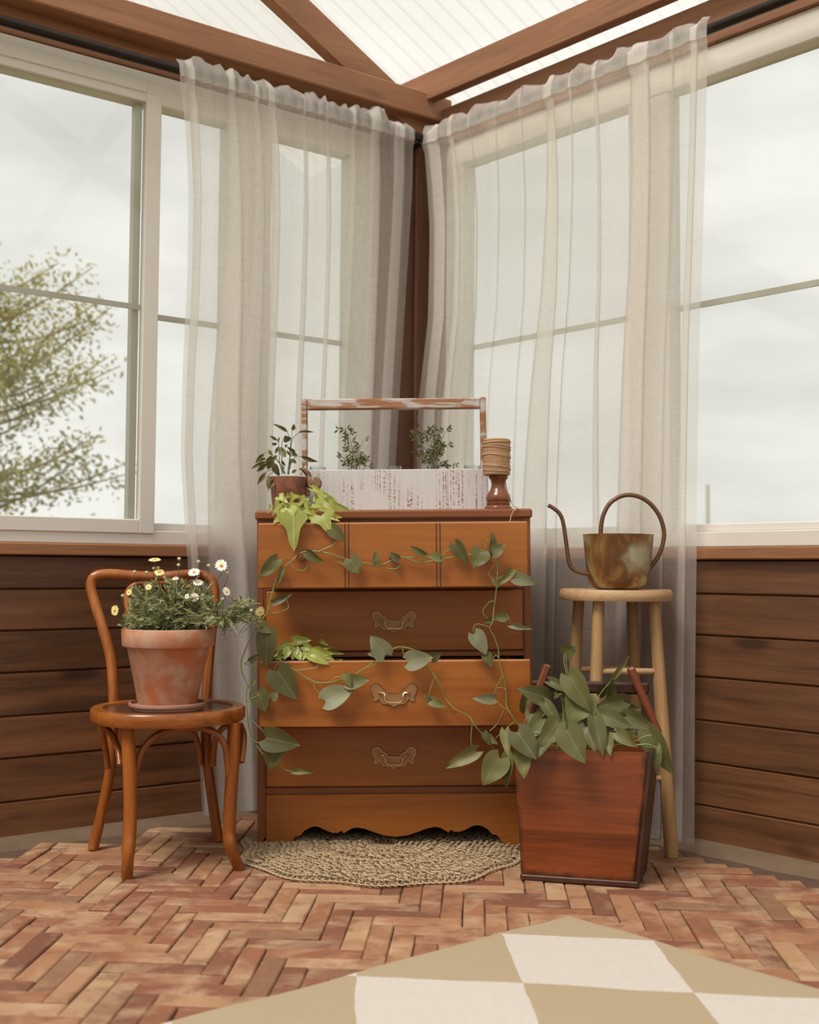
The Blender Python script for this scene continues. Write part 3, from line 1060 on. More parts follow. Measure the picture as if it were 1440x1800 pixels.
for g in (608, 614.3, 769.5, 776):
    gx = dx(g, -OUT)
    MB().box((gx - .0016, -OUT - .0046, z10 + .001), (gx + .0016, -OUT + .002, z11 - .001)).build('groove', M_gap, dr1)
dr2 = drawer(1038, 1143.5, 468, 921, 0.0, False)[0]
dr3, a3, b3, z30, z31 = drawer(1162, 1277, 455.5, 933, OUT, False)
dr4 = drawer(1277, 1381.5, 468, 921, 0.0, False)[0]
# knobs
for kx, ky in ((528.5, 979), (691, 979), (853.5, 975)):
    x, z = dl(kx, ky, -OUT - .02)
    prof = [(0, 0), (.006, 0), (.006, .008), (.012, .012), (.0135, .016), (.0125, .020), (.0095, .021), (.0085, .0195), (.0055, .0195), (.0045, .0225), (0, .023)]
    Mk = Matrix.Translation(V((x, -OUT - .003, z))) @ Matrix.Rotation(math.pi / 2, 4, 'X')
    MB().lathe(prof, 20, Mk).build('knob', M_turned, dr1, True)
# bail handles
HP = [(705, 562), (662, 545), (560, 540), (520, 470), (440, 432), (412, 390), (370, 342), (300, 320), (235, 348), (205, 420), (220, 500), (258, 560), (285, 602), (255, 640), (258, 688), (320, 690), (362, 640), (402, 655), (430, 712), (470, 750), (560, 752), (640, 765), (705, 822)]
HPF = HP + [(1410 - x, y) for x, y in HP[-2:0:-1]]
BP = [(372, 510), (430, 510), (484, 522), (506, 580), (510, 655), (560, 708), (640, 720), (705, 720)]
BPF = BP + [(1410 - x, y) for x, y in BP[-2::-1]]
def handle(dr, cx, cy, out, k=1.0):
    d = -out
    P_ = lambda x, y: dl(cx + (x - 705) * .0764 * k, cy + (y - 570) * .0764 * k, d)
    pl = [(P_(x, y)[0], d - .0045, P_(x, y)[1]) for x, y in HPF]
    pl_o = MB().prism(pl, (0, -.0025, 0)).build('handle', M_brass, dr)
    cx_, cz_ = P_(705, 600)
    dark = crom([(p[0], d - .0047, p[2]) for p in pl], 1, True)  # dark outline of the plate: its edge and shadow painted as a tube
    MB().tube(dark, .0028, 5, True).build('edge_shadow', M_bronze, pl_o, True)
    bt = crom([(P_(x, y)[0], d - .0085 - .007 * (1 if y > 560 else .3), P_(x, y)[1]) for x, y in BPF], 3)
    MB().tube(bt, .0021 * k, 8).build('bail', M_brass2, pl_o, True)
    rim = crom([(p[0], d - .0072, p[2]) for p in pl], 1, True)
    MB().tube(rim, .0010, 5, True).build('raised_rim', M_brass2, pl_o, True)
    for x in (385, 1025):
        q = P_(x, 510)
        Mk = Matrix.Translation(V((q[0], d - .006, q[1]))) @ Matrix.Rotation(math.pi / 2, 4, 'X')
        MB().lathe([(0, 0), (.0042, 0), (.0042, .006), (.003, .0085), (0, .009)], 12, Mk).build('post', M_brass, pl_o, True)
handle(dr2, 693, 1093, 0)
handle(dr3, 692.5, 1222, OUT, 1.05)
handle(dr4, 693, 1331.5, 0)
TOPZ = (DM @ V((0, 0, ztop1))).z
def topz(x): return (DM @ V((x - D0.x, 0, ztop1))).z

# ------------------------------------------------------------------ whitewashed trug on the dresser
YT = YD + .10
tl_ = at(527, 893, YT); tr_ = at(859, 889, YT)
trug = thing('wooden_trug', 'long whitewashed wooden trug with a tall worn handle on the dresser', 'planter', ((tl_.x + tr_.x) / 2, YT + .075, TOPZ + .001))
trug.rotation_euler = (0, TAU, 0)
WM[trug.name] = Matrix.Translation(trug.location) @ Matrix.Rotation(TAU, 4, 'Y')
hw = (tr_.x - tl_.x) / 2
mpx = YT / F
boxh = (893 - 826) * mpx + .012
hz = (893 - 694) * mpx + .012
MB().box((-hw, -.075, 0), (hw, -.063, boxh), c=.002).build('front_board', M_wash, trug)
MB().box((-hw, .063, 0), (hw, .075, boxh), c=.002).build('back_board', M_wash, trug)
MB().box((-hw, -.063, 0), (hw, .063, .010)).build('bottom_board', M_wash, trug)
for s in (-1, 1):
    MB().box((s * hw, -.0635, .0), (s * (hw - .012), .0635, boxh), c=.002).build('end_board', M_wash, trug)
    MB().box((s * (hw - .0005), -.02, .02), (s * (hw - .019), .02, hz), c=.003).build('upright', M_worn, trug)
MB().box((-hw + .019, -.017, hz - .036), (hw - .019, .017, hz - .002), c=.003).build('handle_bar', M_worn, trug)
# jars inside it
def jar(px, group_label):
    p = at(px, 830, YT + .075)
    t = tag(MB().lathe([(0, .004), (.024, .004), (.026, .010), (.026, .075), (.0245, boxh - .012), (.0265, boxh - .004), (.0265, boxh + .005), (.0245, boxh + .005), (.0235, boxh - .010), (.0245, .07), (.0245, .012), (0, .010)], 28).build('glass_jar', M_jar, None, True), group_label, 'jar')
    t.location = (p.x, YT + .075 - .012, TOPZ + .012 + (p.x - D0.x) * -math.sin(TAU))
    return t
jar(559, 'clear glass jar at the left end of the trug, its rim beside the snail')
jar(692, 'clear glass jar in the middle of the trug, its rim between the two sprigs')
jar(830, 'clear glass jar at the right end of the trug, its rim beside the twine spool')
# leafy sprigs
def sprig(base, stems, label):
    p0 = at(base[0], 828, YT + .07)
    t = thing('leafy_sprig', label, 'sprig', (p0.x, p0.y, TOPZ + .014))
    lf = MB()
    sm = MB()
    for k, pts in enumerate(stems):
        Yk = YT + .07 + rnd(-.03, .03)
        w = [V((p0.x + rnd(-.012, .012), p0.y, TOPZ + .016))] + [at(x, y, Yk) for x, y in pts]
        c = crom(w, 8)
        sm.tube(c, [.0016 - .0009 * i / len(c) for i in range(len(c))], 5)
        for i, q in enumerate(c):
            if q.z < TOPZ + boxh - .005: continue
            if i % 3 or rnd(0, 1) < .15: continue
            d = (c[min(i + 1, len(c) - 1)] - c[max(0, i - 1)]).normalized()
            for s in (-1, 1):
                if rnd(0, 1) < .25: continue
                az = rnd(0, 6.28)
                o = V((s * rnd(.5, 1), math.sin(az) * .7, rnd(-.05, .75))).normalized()
                rl = rnd(.010, .026)
                tw = q + o * rl
                sm.tube([q, tw], .0006, 4)
                for u in (.5, 1.0):
                    for sd in (-1, 1):
                        b0 = q + o * rl * u
                        dirn = (o + V((rnd(-.6, .6), rnd(-.5, .5), sd * .8))).normalized()
                        L = rnd(.013, .020)
                        sdv = dirn.cross((EYE - b0).normalized()).normalized() * L * .19
                        sdv = Matrix.Rotation(rnd(-.9, .9), 3, dirn) @ sdv
                        lf.add([b0, b0 + dirn * L * .5 + sdv, b0 + dirn * L, b0 + dirn * L * .5 - sdv], [(0, 1, 2, 3)])
    sm.build('stems', M_dkstem, t, world=True)
    lf.build('foliage', M_sprig, t, world=True, fix=False, kind='stuff')
S = lambda pts: [(560 + x * .2222, 730 + y * .2222) for x, y in pts]
sprig((617, 828), [S([(262, 400), (245, 270), (215, 110)]), S([(268, 330), (262, 240), (235, 160)]), S([(305, 400), (318, 300), (350, 205)]), S([(240, 420), (210, 350), (150, 305)]), S([(320, 420), (350, 390), (420, 415)]), S([(300, 390), (320, 350), (380, 370)])],
      'dark green leafy sprig left of the corner post, in the trug')
sprig((764, 828), [S([(905, 400), (875, 250), (820, 105)]), S([(910, 380), (895, 240), (870, 110)]), S([(915, 390), (920, 240), (910, 120)]), S([(920, 400), (945, 260), (1000, 140)]), S([(935, 350), (970, 270), (1015, 230)]), S([(890, 420), (850, 370), (785, 320)]), S([(895, 400), (840, 260), (760, 165)]), S([(930, 425), (970, 405), (1040, 405)])],
      'yellow green leafy sprig right of the corner post, in the trug')

# ------------------------------------------------------------------ candlestick with twine
YC = YD + .045
cb = at(876, 890, YC)
mpc = YC / F
cz = topz(cb.x) + .001
hC = .0
prof_px = [(0, 892), (24, 892), (24, 889), (22.5, 886.5), (20.5, 885.5), (21, 883), (21.5, 881.5), (20, 880), (21, 878), (22, 873), (20.5, 867), (16.5, 861), (13.5, 856), (12.2, 850), (12.6, 844), (14.5, 839.5), (16.5, 837.5), (17.3, 835.5), (16.5, 833.2), (15, 832.6), (0, 832.6)]
t = tag(MB().lathe([(r * mpc, (892 - y) * mpc) for r, y in prof_px], 36).build('candlestick', M_turned, None, True), 'short turned dark wood candlestick at the right end of the dresser top', 'candlestick')
t.location = (cb.x, YC, cz)
sp = thing('twine_spool', 'spool of brown jute twine standing on the turned candlestick', 'twine', (cb.x - .006, YC, cz + (892 - 832) * mpc))
sr, sh = 23.2 * mpc, 64 * mpc
MB().lathe([(0, 0), (sr * .96, 0), (sr * 1.0, .003), (sr * 1.0, sh - .004), (sr * .93, sh), (0, sh)], 32).build('core', M_twine, sp, True)
wr = MB()
turns = 26
pts = []
for i in range(turns * 20 + 1):
    a = i / 20 * 2 * math.pi
    z = .0022 + (sh - .006) * i / (turns * 20)
    pts.append((math.cos(a) * (sr + .0006), math.sin(a) * (sr + .0006), z + .0008 * math.sin(a * 1.37)))
wr.tube(pts, .0017, 5).build('winding', M_twine, sp, True)
wx = MB()
for z0, z1, ph in ((.018, .034, 0.3), (.034, .026, 2.1), (.052, .066, 1.2), (.066, .054, 3.6), (.078, .090, .5), (.094, .084, 4.4), (.10, .106, 2.8), (.012, .022, 5)):
    wx.tube([(math.cos(ph + k * .35) * (sr + .0028), math.sin(ph + k * .35) * (sr + .0028), min(sh - .003, z0 + (z1 - z0) * .5 * (1 - math.cos(k * .35)))) for k in range(18)], .0018, 5, True)
wx.build('crossing_strand', M_twine, sp, True)
MB().tube(crom([at(888, 836, YC + .01), at(890, 855, YC + .015), at(896, 876, YC), at(903, 889, YC - .02), at(909, 892.2, YD - .004), at(910.5, 893.5, YD - .016), at(904, 897, YD - .020), at(899, 906, YD - .022), at(896.5, 918, YD - .022)], 6), .0017, 6).build('loose_end', M_twine, sp, True, world=True)

# ------------------------------------------------------------------ small terracotta pot with herb, snail
YP = YD + .03
pc = at(507, 893, YP)
mp_ = YP / F
hp = (893 - 834) * mp_
pot = thing('herb_pot', 'small dark terracotta pot of long-leaved herb on the left end of the dresser', 'potted plant', (pc.x, YP, topz(pc.x) + .001))
r0, r1 = 27.5 * mp_, 34 * mp_
MB().lathe([(0, 0), (r0, 0), (r0 + .001, .004), (r1 * .9, hp * .5), (r1, hp - .003), (r1 - .001, hp), (r1 - .005, hp), (r1 - .007, hp - .015), (0, hp - .016)], 32).build('pot', M_terra2, pot, True)
MB().lathe([(0, hp - .012), (r1 - .0075, hp - .012), (r1 - .0076, hp - .02), (0, hp - .02)], 24).build('soil', M_soil, pot)
def Z2(p, Y): return at(430 + p[0] * .13889, 720 + p[1] * .13889, Y)
for pts in ([(545, 815), (565, 650), (590, 450), (605, 260)], [(480, 815), (440, 620), (430, 410)], [(500, 815), (470, 600), (480, 400), (530, 320)], [(560, 815), (580, 420), (540, 280)], [(520, 815), (400, 620), (300, 540), (250, 560)], [(430, 830), (350, 760), (270, 800)], [(500, 815), (420, 640), (270, 660)], [(550, 820), (620, 620), (720, 595)], [(560, 820), (600, 400), (690, 290)], [(450, 820), (380, 700), (340, 590)], [(440, 830), (380, 780), (310, 830)]):
    Y0 = YP + rnd(-.02, .02)
    stem(pot, [Z2(p, Y0 + (i and rnd(-.015, .015))) for i, p in enumerate(pts)], .0014, M_dkstem, 'stem', 5, 5, .6)
for b_, t_, w in [((540, 280), (365, 178), .2), ((608, 265), (628, 182), .55), ((690, 290), (865, 275), .14), ((410, 390), (315, 328), .3), ((410, 425), (335, 440), .35), ((560, 400), (512, 342), .75), ((520, 600), (440, 465), .42), ((640, 535), (540, 478), .3), ((672, 582), (580, 545), .35), ((655, 680), (570, 620), .35), ((720, 595), (922, 666), .24), ((350, 575), (298, 508), .5), ((250, 560), (135, 665), .26), ((265, 620), (130, 672), .2), ((270, 662), (80, 745), .22), ((275, 680), (150, 795), .26), ((345, 585), (292, 768), .48), ((410, 580), (350, 650), .4), ((375, 680), (432, 845), .52), ((270, 800), (160, 948), .28), ((310, 830), (295, 1035), .24), ((378, 880), (308, 1005), .34), ((545, 450), (498, 475), .4), ((600, 800), (660, 760), .5), ((440, 470), (380, 560), .35), ((600, 640), (560, 720), .3), ((530, 520), (600, 600), .3), ((470, 640), (520, 720), .3), ((430, 420), (440, 340), .3), ((500, 760), (470, 680), .3)]:
    Y0 = YP - .01 + rnd(-.03, .02)
    leaf('herb', Z2(b_, Y0), Z2(t_, Y0 + rnd(-.03, .02)), w * 1.15, pot, rnd(-.5, .5))
# snail ornament clinging to the pot
sc_ = Z2((893, 930), YP - .005)
sn = thing('snail_ornament', 'brown snail ornament clinging to the rim of the small pot', 'ornament', sc_)
u = mp_ / .13889 * .13889
shell = MB()
sr0 = 112 * .13889 * mp_
pts, rad = [], []
for i in range(110):
    k = i / 109
    a = -2.2 - k * 2 * math.pi * 2.6
    r = sr0 * .62 * (1 - k) ** 1.15 + .0006
    tr = sr0 * .40 * (1 - k) ** 1.0 + .0008
    pts.append(sc_ + V((math.cos(a) * r, -.012 * k - .001, -math.sin(a) * r)))
    rad.append(tr)
shell.tube(pts, rad, 12).build('shell', M_snail, sn, True, world=True)
bod = crom([Z2((800, 1090), YP), Z2((800, 960), YP + .004), Z2((815, 850), YP + .004), Z2((790, 800), YP), Z2((745, 760), YP - .004), Z2((715, 742), YP - .006)], 5)
kk = len(bod) - 1
MB().tube(bod, [.004 + .005 * math.sin(math.pi * min(1, .25 + .65 * i / kk)) for i in range(kk + 1)], 10).build('body', M_snail, sn, True, world=True)
for a_, c_ in (((740, 745), (752, 685)), ((715, 740), (690, 760))):
    q1, q2 = Z2(a_, YP - .006), Z2(c_, YP - .010)
    MB().tube([q1, (q1 + q2) / 2, q2], [.0022, .0016, .0019], 6).build('tentacle', M_snail, sn, True, world=True)

# ------------------------------------------------------------------ lime sweet potato vine in the top drawer
Yl = YD - .09
lm = thing('sweet_potato_vine', 'lime green sweet potato vine spilling over the open top drawer', 'plant', at(540, 1012, Yl))
MB().lathe([(0, 0), (.03, 0), (.036, .05), (.033, .05), (.028, .03), (0, .03)], 20, Matrix.Translation(V((0, 0, .012)))).build('nursery_pot', M_soil, lm)
lb = [((620, 1360), (620, 1785), .80, -.19), ((570, 1265), (605, 1468), .78, -.165), ((640, 1280), (960, 1262), .42, -.13), ((1060, 1190), (1330, 1278), .62, -.12), ((985, 1345), (1085, 1558), 1.15, -.185), ((470, 1345), (365, 1435), .9, -.165), ((440, 1195), (350, 1340), .6, -.13), ((600, 1105), (700, 1090), .8, -.09), ((770, 1120), (690, 1205), .7, -.1), ((870, 1010), (1190, 1150), .22, -.07), ((935, 1090), (1040, 1205), .9, -.09), ((1060, 1185), (1135, 1355), .6, -.15), ((1030, 1325), (1205, 1412), .5, -.15), ((850, 1330), (965, 1400), .7, -.155), ((500, 1245), (390, 1310), .6, -.14), ((440, 1105), (550, 1180), .7, -.1), ((900, 1190), (1010, 1290), .8, -.12), ((660, 1270), (740, 1350), .8, -.15), ((1120, 1340), (1225, 1365), .5, -.14), ((820, 1230), (720, 1330), .6, -.12), ((540, 1180), (480, 1260), .8, -.11), ((930, 1150), (880, 1040), .5, -.09), ((700, 1160), (830, 1190), .7, -.1), ((760, 1250), (850, 1330), .7, -.14), ((580, 1330), (500, 1420), .7, -.16), ((700, 1380), (770, 1430), .7, -.16), ((330, 1220), (295, 1310), .35, -.12), ((620, 1180), (560, 1250), .8, -.12), ((1000, 1240), (1080, 1310), .8, -.13), ((440, 1280), (430, 1390), .7, -.155), ((560, 1090), (500, 1130), .6, -.09)]
core = at(540, 935, Yl)
for i, (b_, t_, w, dy) in enumerate(lb):
    pb, pt = Z2(b_, YD + dy + .012), Z2(t_, YD + dy - .012)
    leaf('lime', pb, pt, w * 1.1, lm, rnd(-.35, .35), zs=.8)
    if i % 2 == 0:
        stem(lm, [core + V((rnd(-.05, .05), rnd(-.02, .02), -.02)), (core + pb) / 2 + V((0, 0, .012)), pb], .0013, M_vine, 'stem', 4, 5)

# pothos with yellow green leaves in the third drawer
def Z7(p, Y): return at(420 + p[0] * .18056, 1100 + p[1] * .18056, Y)
Ym = YD - .085
lm2 = thing('golden_pothos', 'small yellow green pothos growing out of the third drawer', 'plant', Z7((600, 700), Ym))
MB().lathe([(0, 0), (.03, 0), (.036, .05), (.033, .05), (.028, .03), (0, .03)], 20, Matrix.Translation(V((0, 0, .012)))).build('nursery_pot', M_soil, lm2)
core = Z7((600, 380), Ym)
for i, (b_, t_, w, dy) in enumerate([((530, 150), (700, 138), .5, -.1), ((480, 200), (335, 300), .5, -.13), ((545, 215), (520, 330), .7, -.14), ((630, 200), (735, 238), .6, -.12), ((735, 255), (910, 275), .55, -.13), ((760, 212), (925, 212), .2, -.09), ((700, 280), (875, 365), .6, -.17), ((600, 125), (660, 98), .7, -.08), ((470, 170), (375, 235), .5, -.11), ((890, 262), (1035, 272), .22, -.07), ((860, 290), (925, 335), .5, -.14), ((560, 120), (540, 190), .8, -.1), ((660, 260), (620, 330), .7, -.14), ((800, 150), (870, 190), .4, -.06), ((430, 260), (360, 340), .6, -.14), ((590, 180), (660, 200), .8, -.1), ((480, 240), (440, 330), .6, -.15), ((760, 290), (700, 340), .7, -.14), ((900, 330), (1010, 330), .25, -.12), ((560, 260), (600, 335), .8, -.145)]):
    pb, pt = Z7(b_, YD + dy + .01), Z7(t_, YD + dy - .01)
    leaf('lime2', pb, pt, w * 1.1, lm2, rnd(-.4, .4))
    if i % 2 == 0:
        stem(lm2, [core + V((rnd(-.04, .04), 0, -.03)), (core + pb) / 2 + V((0, 0, .01)), pb], .0012, M_vine, 'stem', 4, 5)

# ------------------------------------------------------------------ trailing pothos vines
YV = YD - OUT - .020
def PV(p, dy=0.0): return at(p[0], p[1], YV + dy)
def vine(label, origin, mains, petioles, leaves):
    t = thing('trailing_pothos', label, 'vine', PV(origin))
    for pts in mains:
        stem(t, [PV(p, rnd(-.006, .004)) for p in pts], .0021, M_vine, 'stem', 5, 6, .8)
    for pts in petioles:
        stem(t, [PV(p, -.004 + rnd(-.008, .003)) for p in pts], .0013, M_vine, 'petiole', 5, 5, .9)
    for l in leaves:
        (b_, t_, w) = l[:3]
        roll = l[3] if len(l) > 3 and l[3] != 'p' else rnd(-.3, .3)
        d0 = rnd(-.018, -.006)
        leaf('pale' if 'p' in l else 'pothos', PV(b_, d0), PV(t_, d0 + rnd(-.012, .0)), w, t, roll)
    return t
vine('long green pothos vine looped over the three knobs of the top drawer', (720, 980),
     [[(424.5, 1160), (433, 1138), (443, 1117), (460, 1091), (472, 1071), (476, 1053), (482, 1030), (487, 1016), (498, 999), (515, 984), (526, 973), (537, 970), (557, 969), (582, 974), (610, 983), (644, 990), (667, 994), (680, 989), (699, 981), (711, 980), (736, 989), (762, 985.5), (808, 977), (832, 974), (850, 968), (865, 978), (874, 993), (874, 1017), (871.5, 1048), (868, 1075), (866, 1094), (861, 1104), (869, 1120), (876, 1141), (878, 1165), (884, 1186), (889, 1207.5), (891, 1240.5), (900, 1258), (911, 1274), (927, 1287)],
      [(424.5, 1160), (425, 1178), (436, 1205), (452, 1226), (465, 1232), (478, 1228), (486, 1224)],
      [(563, 968), (582, 960), (592, 952)]],
     [[(511, 990), (516, 998), (534, 1003), (545, 987)], [(472, 1071), (480, 1078), (504, 1071), (507, 1064), (502, 1051)], [(592, 980), (594, 985), (606, 994), (616, 991)], [(488, 988), (497, 1002)], [(778, 978), (787, 967), (800, 961)], [(680, 999), (695, 1000), (704, 993), (700, 984)], [(711, 980), (728, 979), (744, 975)],
      [(853, 966), (855, 951), (865, 947)], [(870, 992), (859, 1007), (867, 1019)], [(868, 1057), (861, 1058), (849, 1073), (855, 1085), (864, 1090)], [(862, 1103), (850, 1099), (837, 1097), (832, 1106), (834, 1117)], [(866, 1091), (880, 1083), (893, 1083), (898, 1097)], [(876, 1018), (890, 1008), (902, 1002), (907, 1010), (911, 1014)], [(867, 1157), (872, 1152), (877, 1157)],
      [(884, 1188), (872, 1209), (870, 1229), (886, 1244), (892, 1246)], [(887, 1246), (874, 1272), (861, 1285)], [(905, 1268), (890, 1281), (872, 1297)], [(436, 1163), (430, 1167), (440, 1169), (451, 1169)], [(889, 1212), (884, 1209), (874, 1209)], [(736, 989), (745, 983), (755, 978)]],
     [((487, 984), (454, 1017), .55), ((583, 930), (608, 951), .75), ((540, 972), (568, 989), .55), ((616, 984), (632, 1008), 1.1), ((662, 991), (661, 966), .55), ((497, 1001), (488, 1029), .3), ((482, 1059), (513, 1045), .4), ((470, 1112), (467, 1175), .62, .1), ((455, 1098), (480, 1112), .8),
      ((700, 983), (683, 972), .75), ((746, 975), (720, 960), .45), ((773, 981), (752, 976), .8), ((771, 980), (779, 993), .8), ((800, 957), (823, 992), .6), ((848, 970), (832, 998), 1.05, .1), ((868, 974), (866, 935), .42), ((866, 972), (888, 957), .95), ((900, 1004), (873, 1032), .38), ((868, 1018), (876, 1034), .5), ((905, 1016), (945, 1025), .62, 'p'), ((889, 1083), (867, 1088), .8), ((863, 1090), (849, 1095), .6), ((900, 1099), (937, 1106), .30, 'p'), ((834, 1115), (857, 1150), .75, 'p'), ((854, 1150), (866, 1173), .75), ((868, 1228), (832, 1229), .55, 'p'),
      ((453, 1215), (467, 1252), .9), ((478, 1228), (488, 1214), 1.0, 'p'), ((440, 1162), (456, 1150), .6), ((855, 1293), (876, 1309), .55, 'p'), ((851, 1288), (862, 1311), .55)])
vine('green pothos vine draped across the front of the third drawer', (640, 1180),
     [[(470, 1164), (482, 1158), (492, 1160), (517.5, 1178), (554, 1199), (586, 1198), (619, 1188), (642, 1174), (669, 1154), (680, 1147), (696, 1138.5), (709, 1137.5), (731, 1145), (752, 1171), (764, 1188), (773, 1204), (783, 1227), (797, 1244), (812, 1253), (824, 1258), (834, 1274), (849, 1291), (862, 1300)]],
     [[(555, 1200), (552, 1207), (570, 1228)], [(518, 1179), (554, 1174), (559, 1168)], [(764, 1191), (756, 1213), (754, 1229), (760, 1239)], [(830, 1274), (828, 1301), (832, 1320)], [(708, 1138), (709, 1147), (717, 1161)], [(863, 1307), (875, 1332)], [(494, 1161), (484, 1172), (482, 1185)], [(585, 1196), (592, 1190), (610, 1188)], [(645, 1174), (655, 1170), (669, 1160)]],
     [((488, 1180), (521, 1229), .82, .1), ((573, 1232), (621, 1209), .82, 'p'), ((611, 1200), (650, 1194), .7), ((608, 1186), (617, 1210), .6), ((677, 1151), (651, 1117), .85, 'p'), ((718, 1163), (761, 1155), .85, 'p'), ((759, 1158), (776, 1148), .9), ((757, 1231), (784, 1243), .6), ((755, 1231), (746, 1221), .7), ((836, 1321), (781, 1351), .42), ((879, 1333), (848, 1381), .85), ((893, 1330), (889, 1387), .42), ((667, 1152), (645, 1148), .7)])
vine('short green pothos vine hanging down the left edge of the dresser', (440, 1260),
     [[(451, 1172), (443, 1197), (434, 1212), (434, 1244), (438, 1280), (447, 1302), (469, 1310)], [(451, 1310), (463, 1326), (478, 1338), (491, 1343), (501, 1353), (517, 1357)]],
     [[(437, 1261), (452, 1275), (466, 1289)], [(436, 1227), (448, 1226), (458, 1220)], [(445, 1221), (442, 1245), (440, 1260)]],
     [((468, 1297), (527, 1311), .74, .1), ((483, 1313), (474, 1356), .85, .1), ((517, 1357), (553, 1357), .3), ((447, 1196), (443, 1208), .5)])

# ------------------------------------------------------------------ red tapered box with handle, pothos in it
BL, BR = fl(917, 1548), fl(1121, 1562)
bx_ = (BR - BL).normalized()
by_ = V((-bx_.y, bx_.x, 0))
bw = (BR - BL).length
BD = .20
ctr = (BL + BR) / 2 + by_ * BD / 2
BMx = Matrix((bx_, by_, V((0, 0, 1)))).transposed().to_4x4()
BMx.translation = ctr
crate = tag(empty('tapered_box', BMx), 'tapered red lacquered wooden box with slanted handle posts beside the dresser', 'box')
CI = BMx.inverted()
TL, TR = CI @ at(904, 1322, BL.y - .03), CI @ at(1146, 1316, BR.y - .035)
th = (TL.z + TR.z) / 2
wb, wt = bw / 2, (TR.x - TL.x) / 2
db, dt = BD / 2, BD / 2 + .035
T = .014
def quadslab(p, name, mat, inn):
    q = [V(a) + V(inn) for a in p]
    return MB().hexa([V(a) for a in p] + q).build(name, mat, crate)
z0 = .004
xo = (TL.x + TR.x) / 2
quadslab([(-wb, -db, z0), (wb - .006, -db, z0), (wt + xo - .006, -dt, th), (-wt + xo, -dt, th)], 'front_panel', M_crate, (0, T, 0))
SK = .020
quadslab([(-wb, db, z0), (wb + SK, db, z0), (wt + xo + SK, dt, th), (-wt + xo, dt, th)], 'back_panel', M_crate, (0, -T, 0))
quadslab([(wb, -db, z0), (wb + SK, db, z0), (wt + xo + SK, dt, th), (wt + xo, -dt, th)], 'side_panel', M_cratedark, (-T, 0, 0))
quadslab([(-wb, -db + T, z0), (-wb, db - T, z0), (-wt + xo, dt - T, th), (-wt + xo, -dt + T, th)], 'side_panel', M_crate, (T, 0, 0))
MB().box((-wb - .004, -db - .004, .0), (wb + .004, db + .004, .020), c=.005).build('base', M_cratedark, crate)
MB().box((-wb + .02, -db + .02, .22), (wb - .02, db - .02, th - .05)).build('soil', M_soil, crate)
YH = ctr.y + .02
for pts in ([(963, 1168), (950, 1190), (936, 1215), (908, 1322)], [(1108, 1173), (1125, 1212), (1142, 1252), (1158, 1290)]):
    q = [at(x, y, YH + (.0 if i < 3 else -.0)) for i, (x, y) in enumerate(pts)]
    top, bot = q[0], q[-1]
    d = (top - bot).normalized()
    sd = V((1, 0, 0)); sd = (sd - d * sd.dot(d)).normalized()
    fw = d.cross(sd)
    M_ = Matrix((sd, fw, d)).transposed().to_4x4()
    M_.translation = bot
    bm_ = MB().box((-.0105, -.015, 0), (.0105, .015, (top - bot).length), c=.005)
    o = link('handle_post', bm_.mesh('handle_post', M_crateV), crate, CI @ M_)
ql, qr = at(933, 1206, YH + .032), at(1140, 1213, YH + .032)
d = (qr - ql).normalized()
M_ = Matrix((d, V((0, 0, 1)).cross(d), V((0, 0, 1)))).transposed().to_4x4()
M_.translation = ql
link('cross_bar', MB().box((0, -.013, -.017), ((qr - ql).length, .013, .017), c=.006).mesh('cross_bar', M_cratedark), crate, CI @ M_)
# plant
def Z1(p, Y): return at(840 + p[0] * .25, 1140 + p[1] * .25, Y)
YB = ctr.y
pp = thing('potted_pothos', 'bushy green pothos filling the red wooden box', 'plant', V((ctr.x, ctr.y, th - .05)))
cor = V((ctr.x, ctr.y, th - .03))
front = YB - BD / 2 - .04
pl = [((284, 596), (408, 770), .8, -.16), ((196, 590), (214, 758), .42, -.15), ((306, 726), (330, 908), .65, -.15), ((485, 350), (297, 284), .62, -.02), ((440, 380), (350, 525), .85, .0), ((655, 207), (790, 440), .62, -.06), ((735, 340), (650, 520), 1.05, -.05), ((905, 325), (935, 212), .95, .02), ((1018, 372), (835, 412), .55, -.03), ((955, 400), (1140, 435), .6, .0), ((875, 470), (1085, 548), .55, -.10), ((1055, 480), (1240, 560), .58, -.05), ((825, 510), (880, 750), .48, -.15), ((630, 585), (748, 800), .78, -.20), ((550, 530), (442, 692), .72, -.14), ((475, 395), (585, 548), .45, -.06), ((985, 595), (1115, 692), .55, -.13), ((1205, 600), (1365, 885), .50, -.08), ((1258, 705), (1262, 890), .34, -.10), ((915, 620), (932, 750), .5, -.155), ((520, 238), (715, 328), .32, -.02), ((965, 190), (1060, 62), .22, .0), ((612, 32), (692, -5), .95, .03),
      ((450, 500), (330, 640), .6, -.06), ((520, 600), (360, 680), .4, -.12), ((700, 480), (820, 520), .6, .0), ((560, 300), (540, 350), .7, .03), ((880, 560), (960, 690), .6, -.08), ((760, 560), (740, 700), .7, -.10), ((600, 500), (700, 620), .6, .0), ((1000, 540), (1080, 640), .7, -.04), ((420, 560), (320, 560), .5, -.04), ((1110, 560), (1210, 640), .5, -.02), ((340, 420), (330, 300), .6, .05), ((1180, 620), (1290, 700), .4, -.06), ((480, 640), (420, 760), .6, -.15), ((790, 620), (850, 745), .5, -.12), ((640, 420), (540, 480), .6, .05), ((850, 420), (800, 520), .7, .03)]
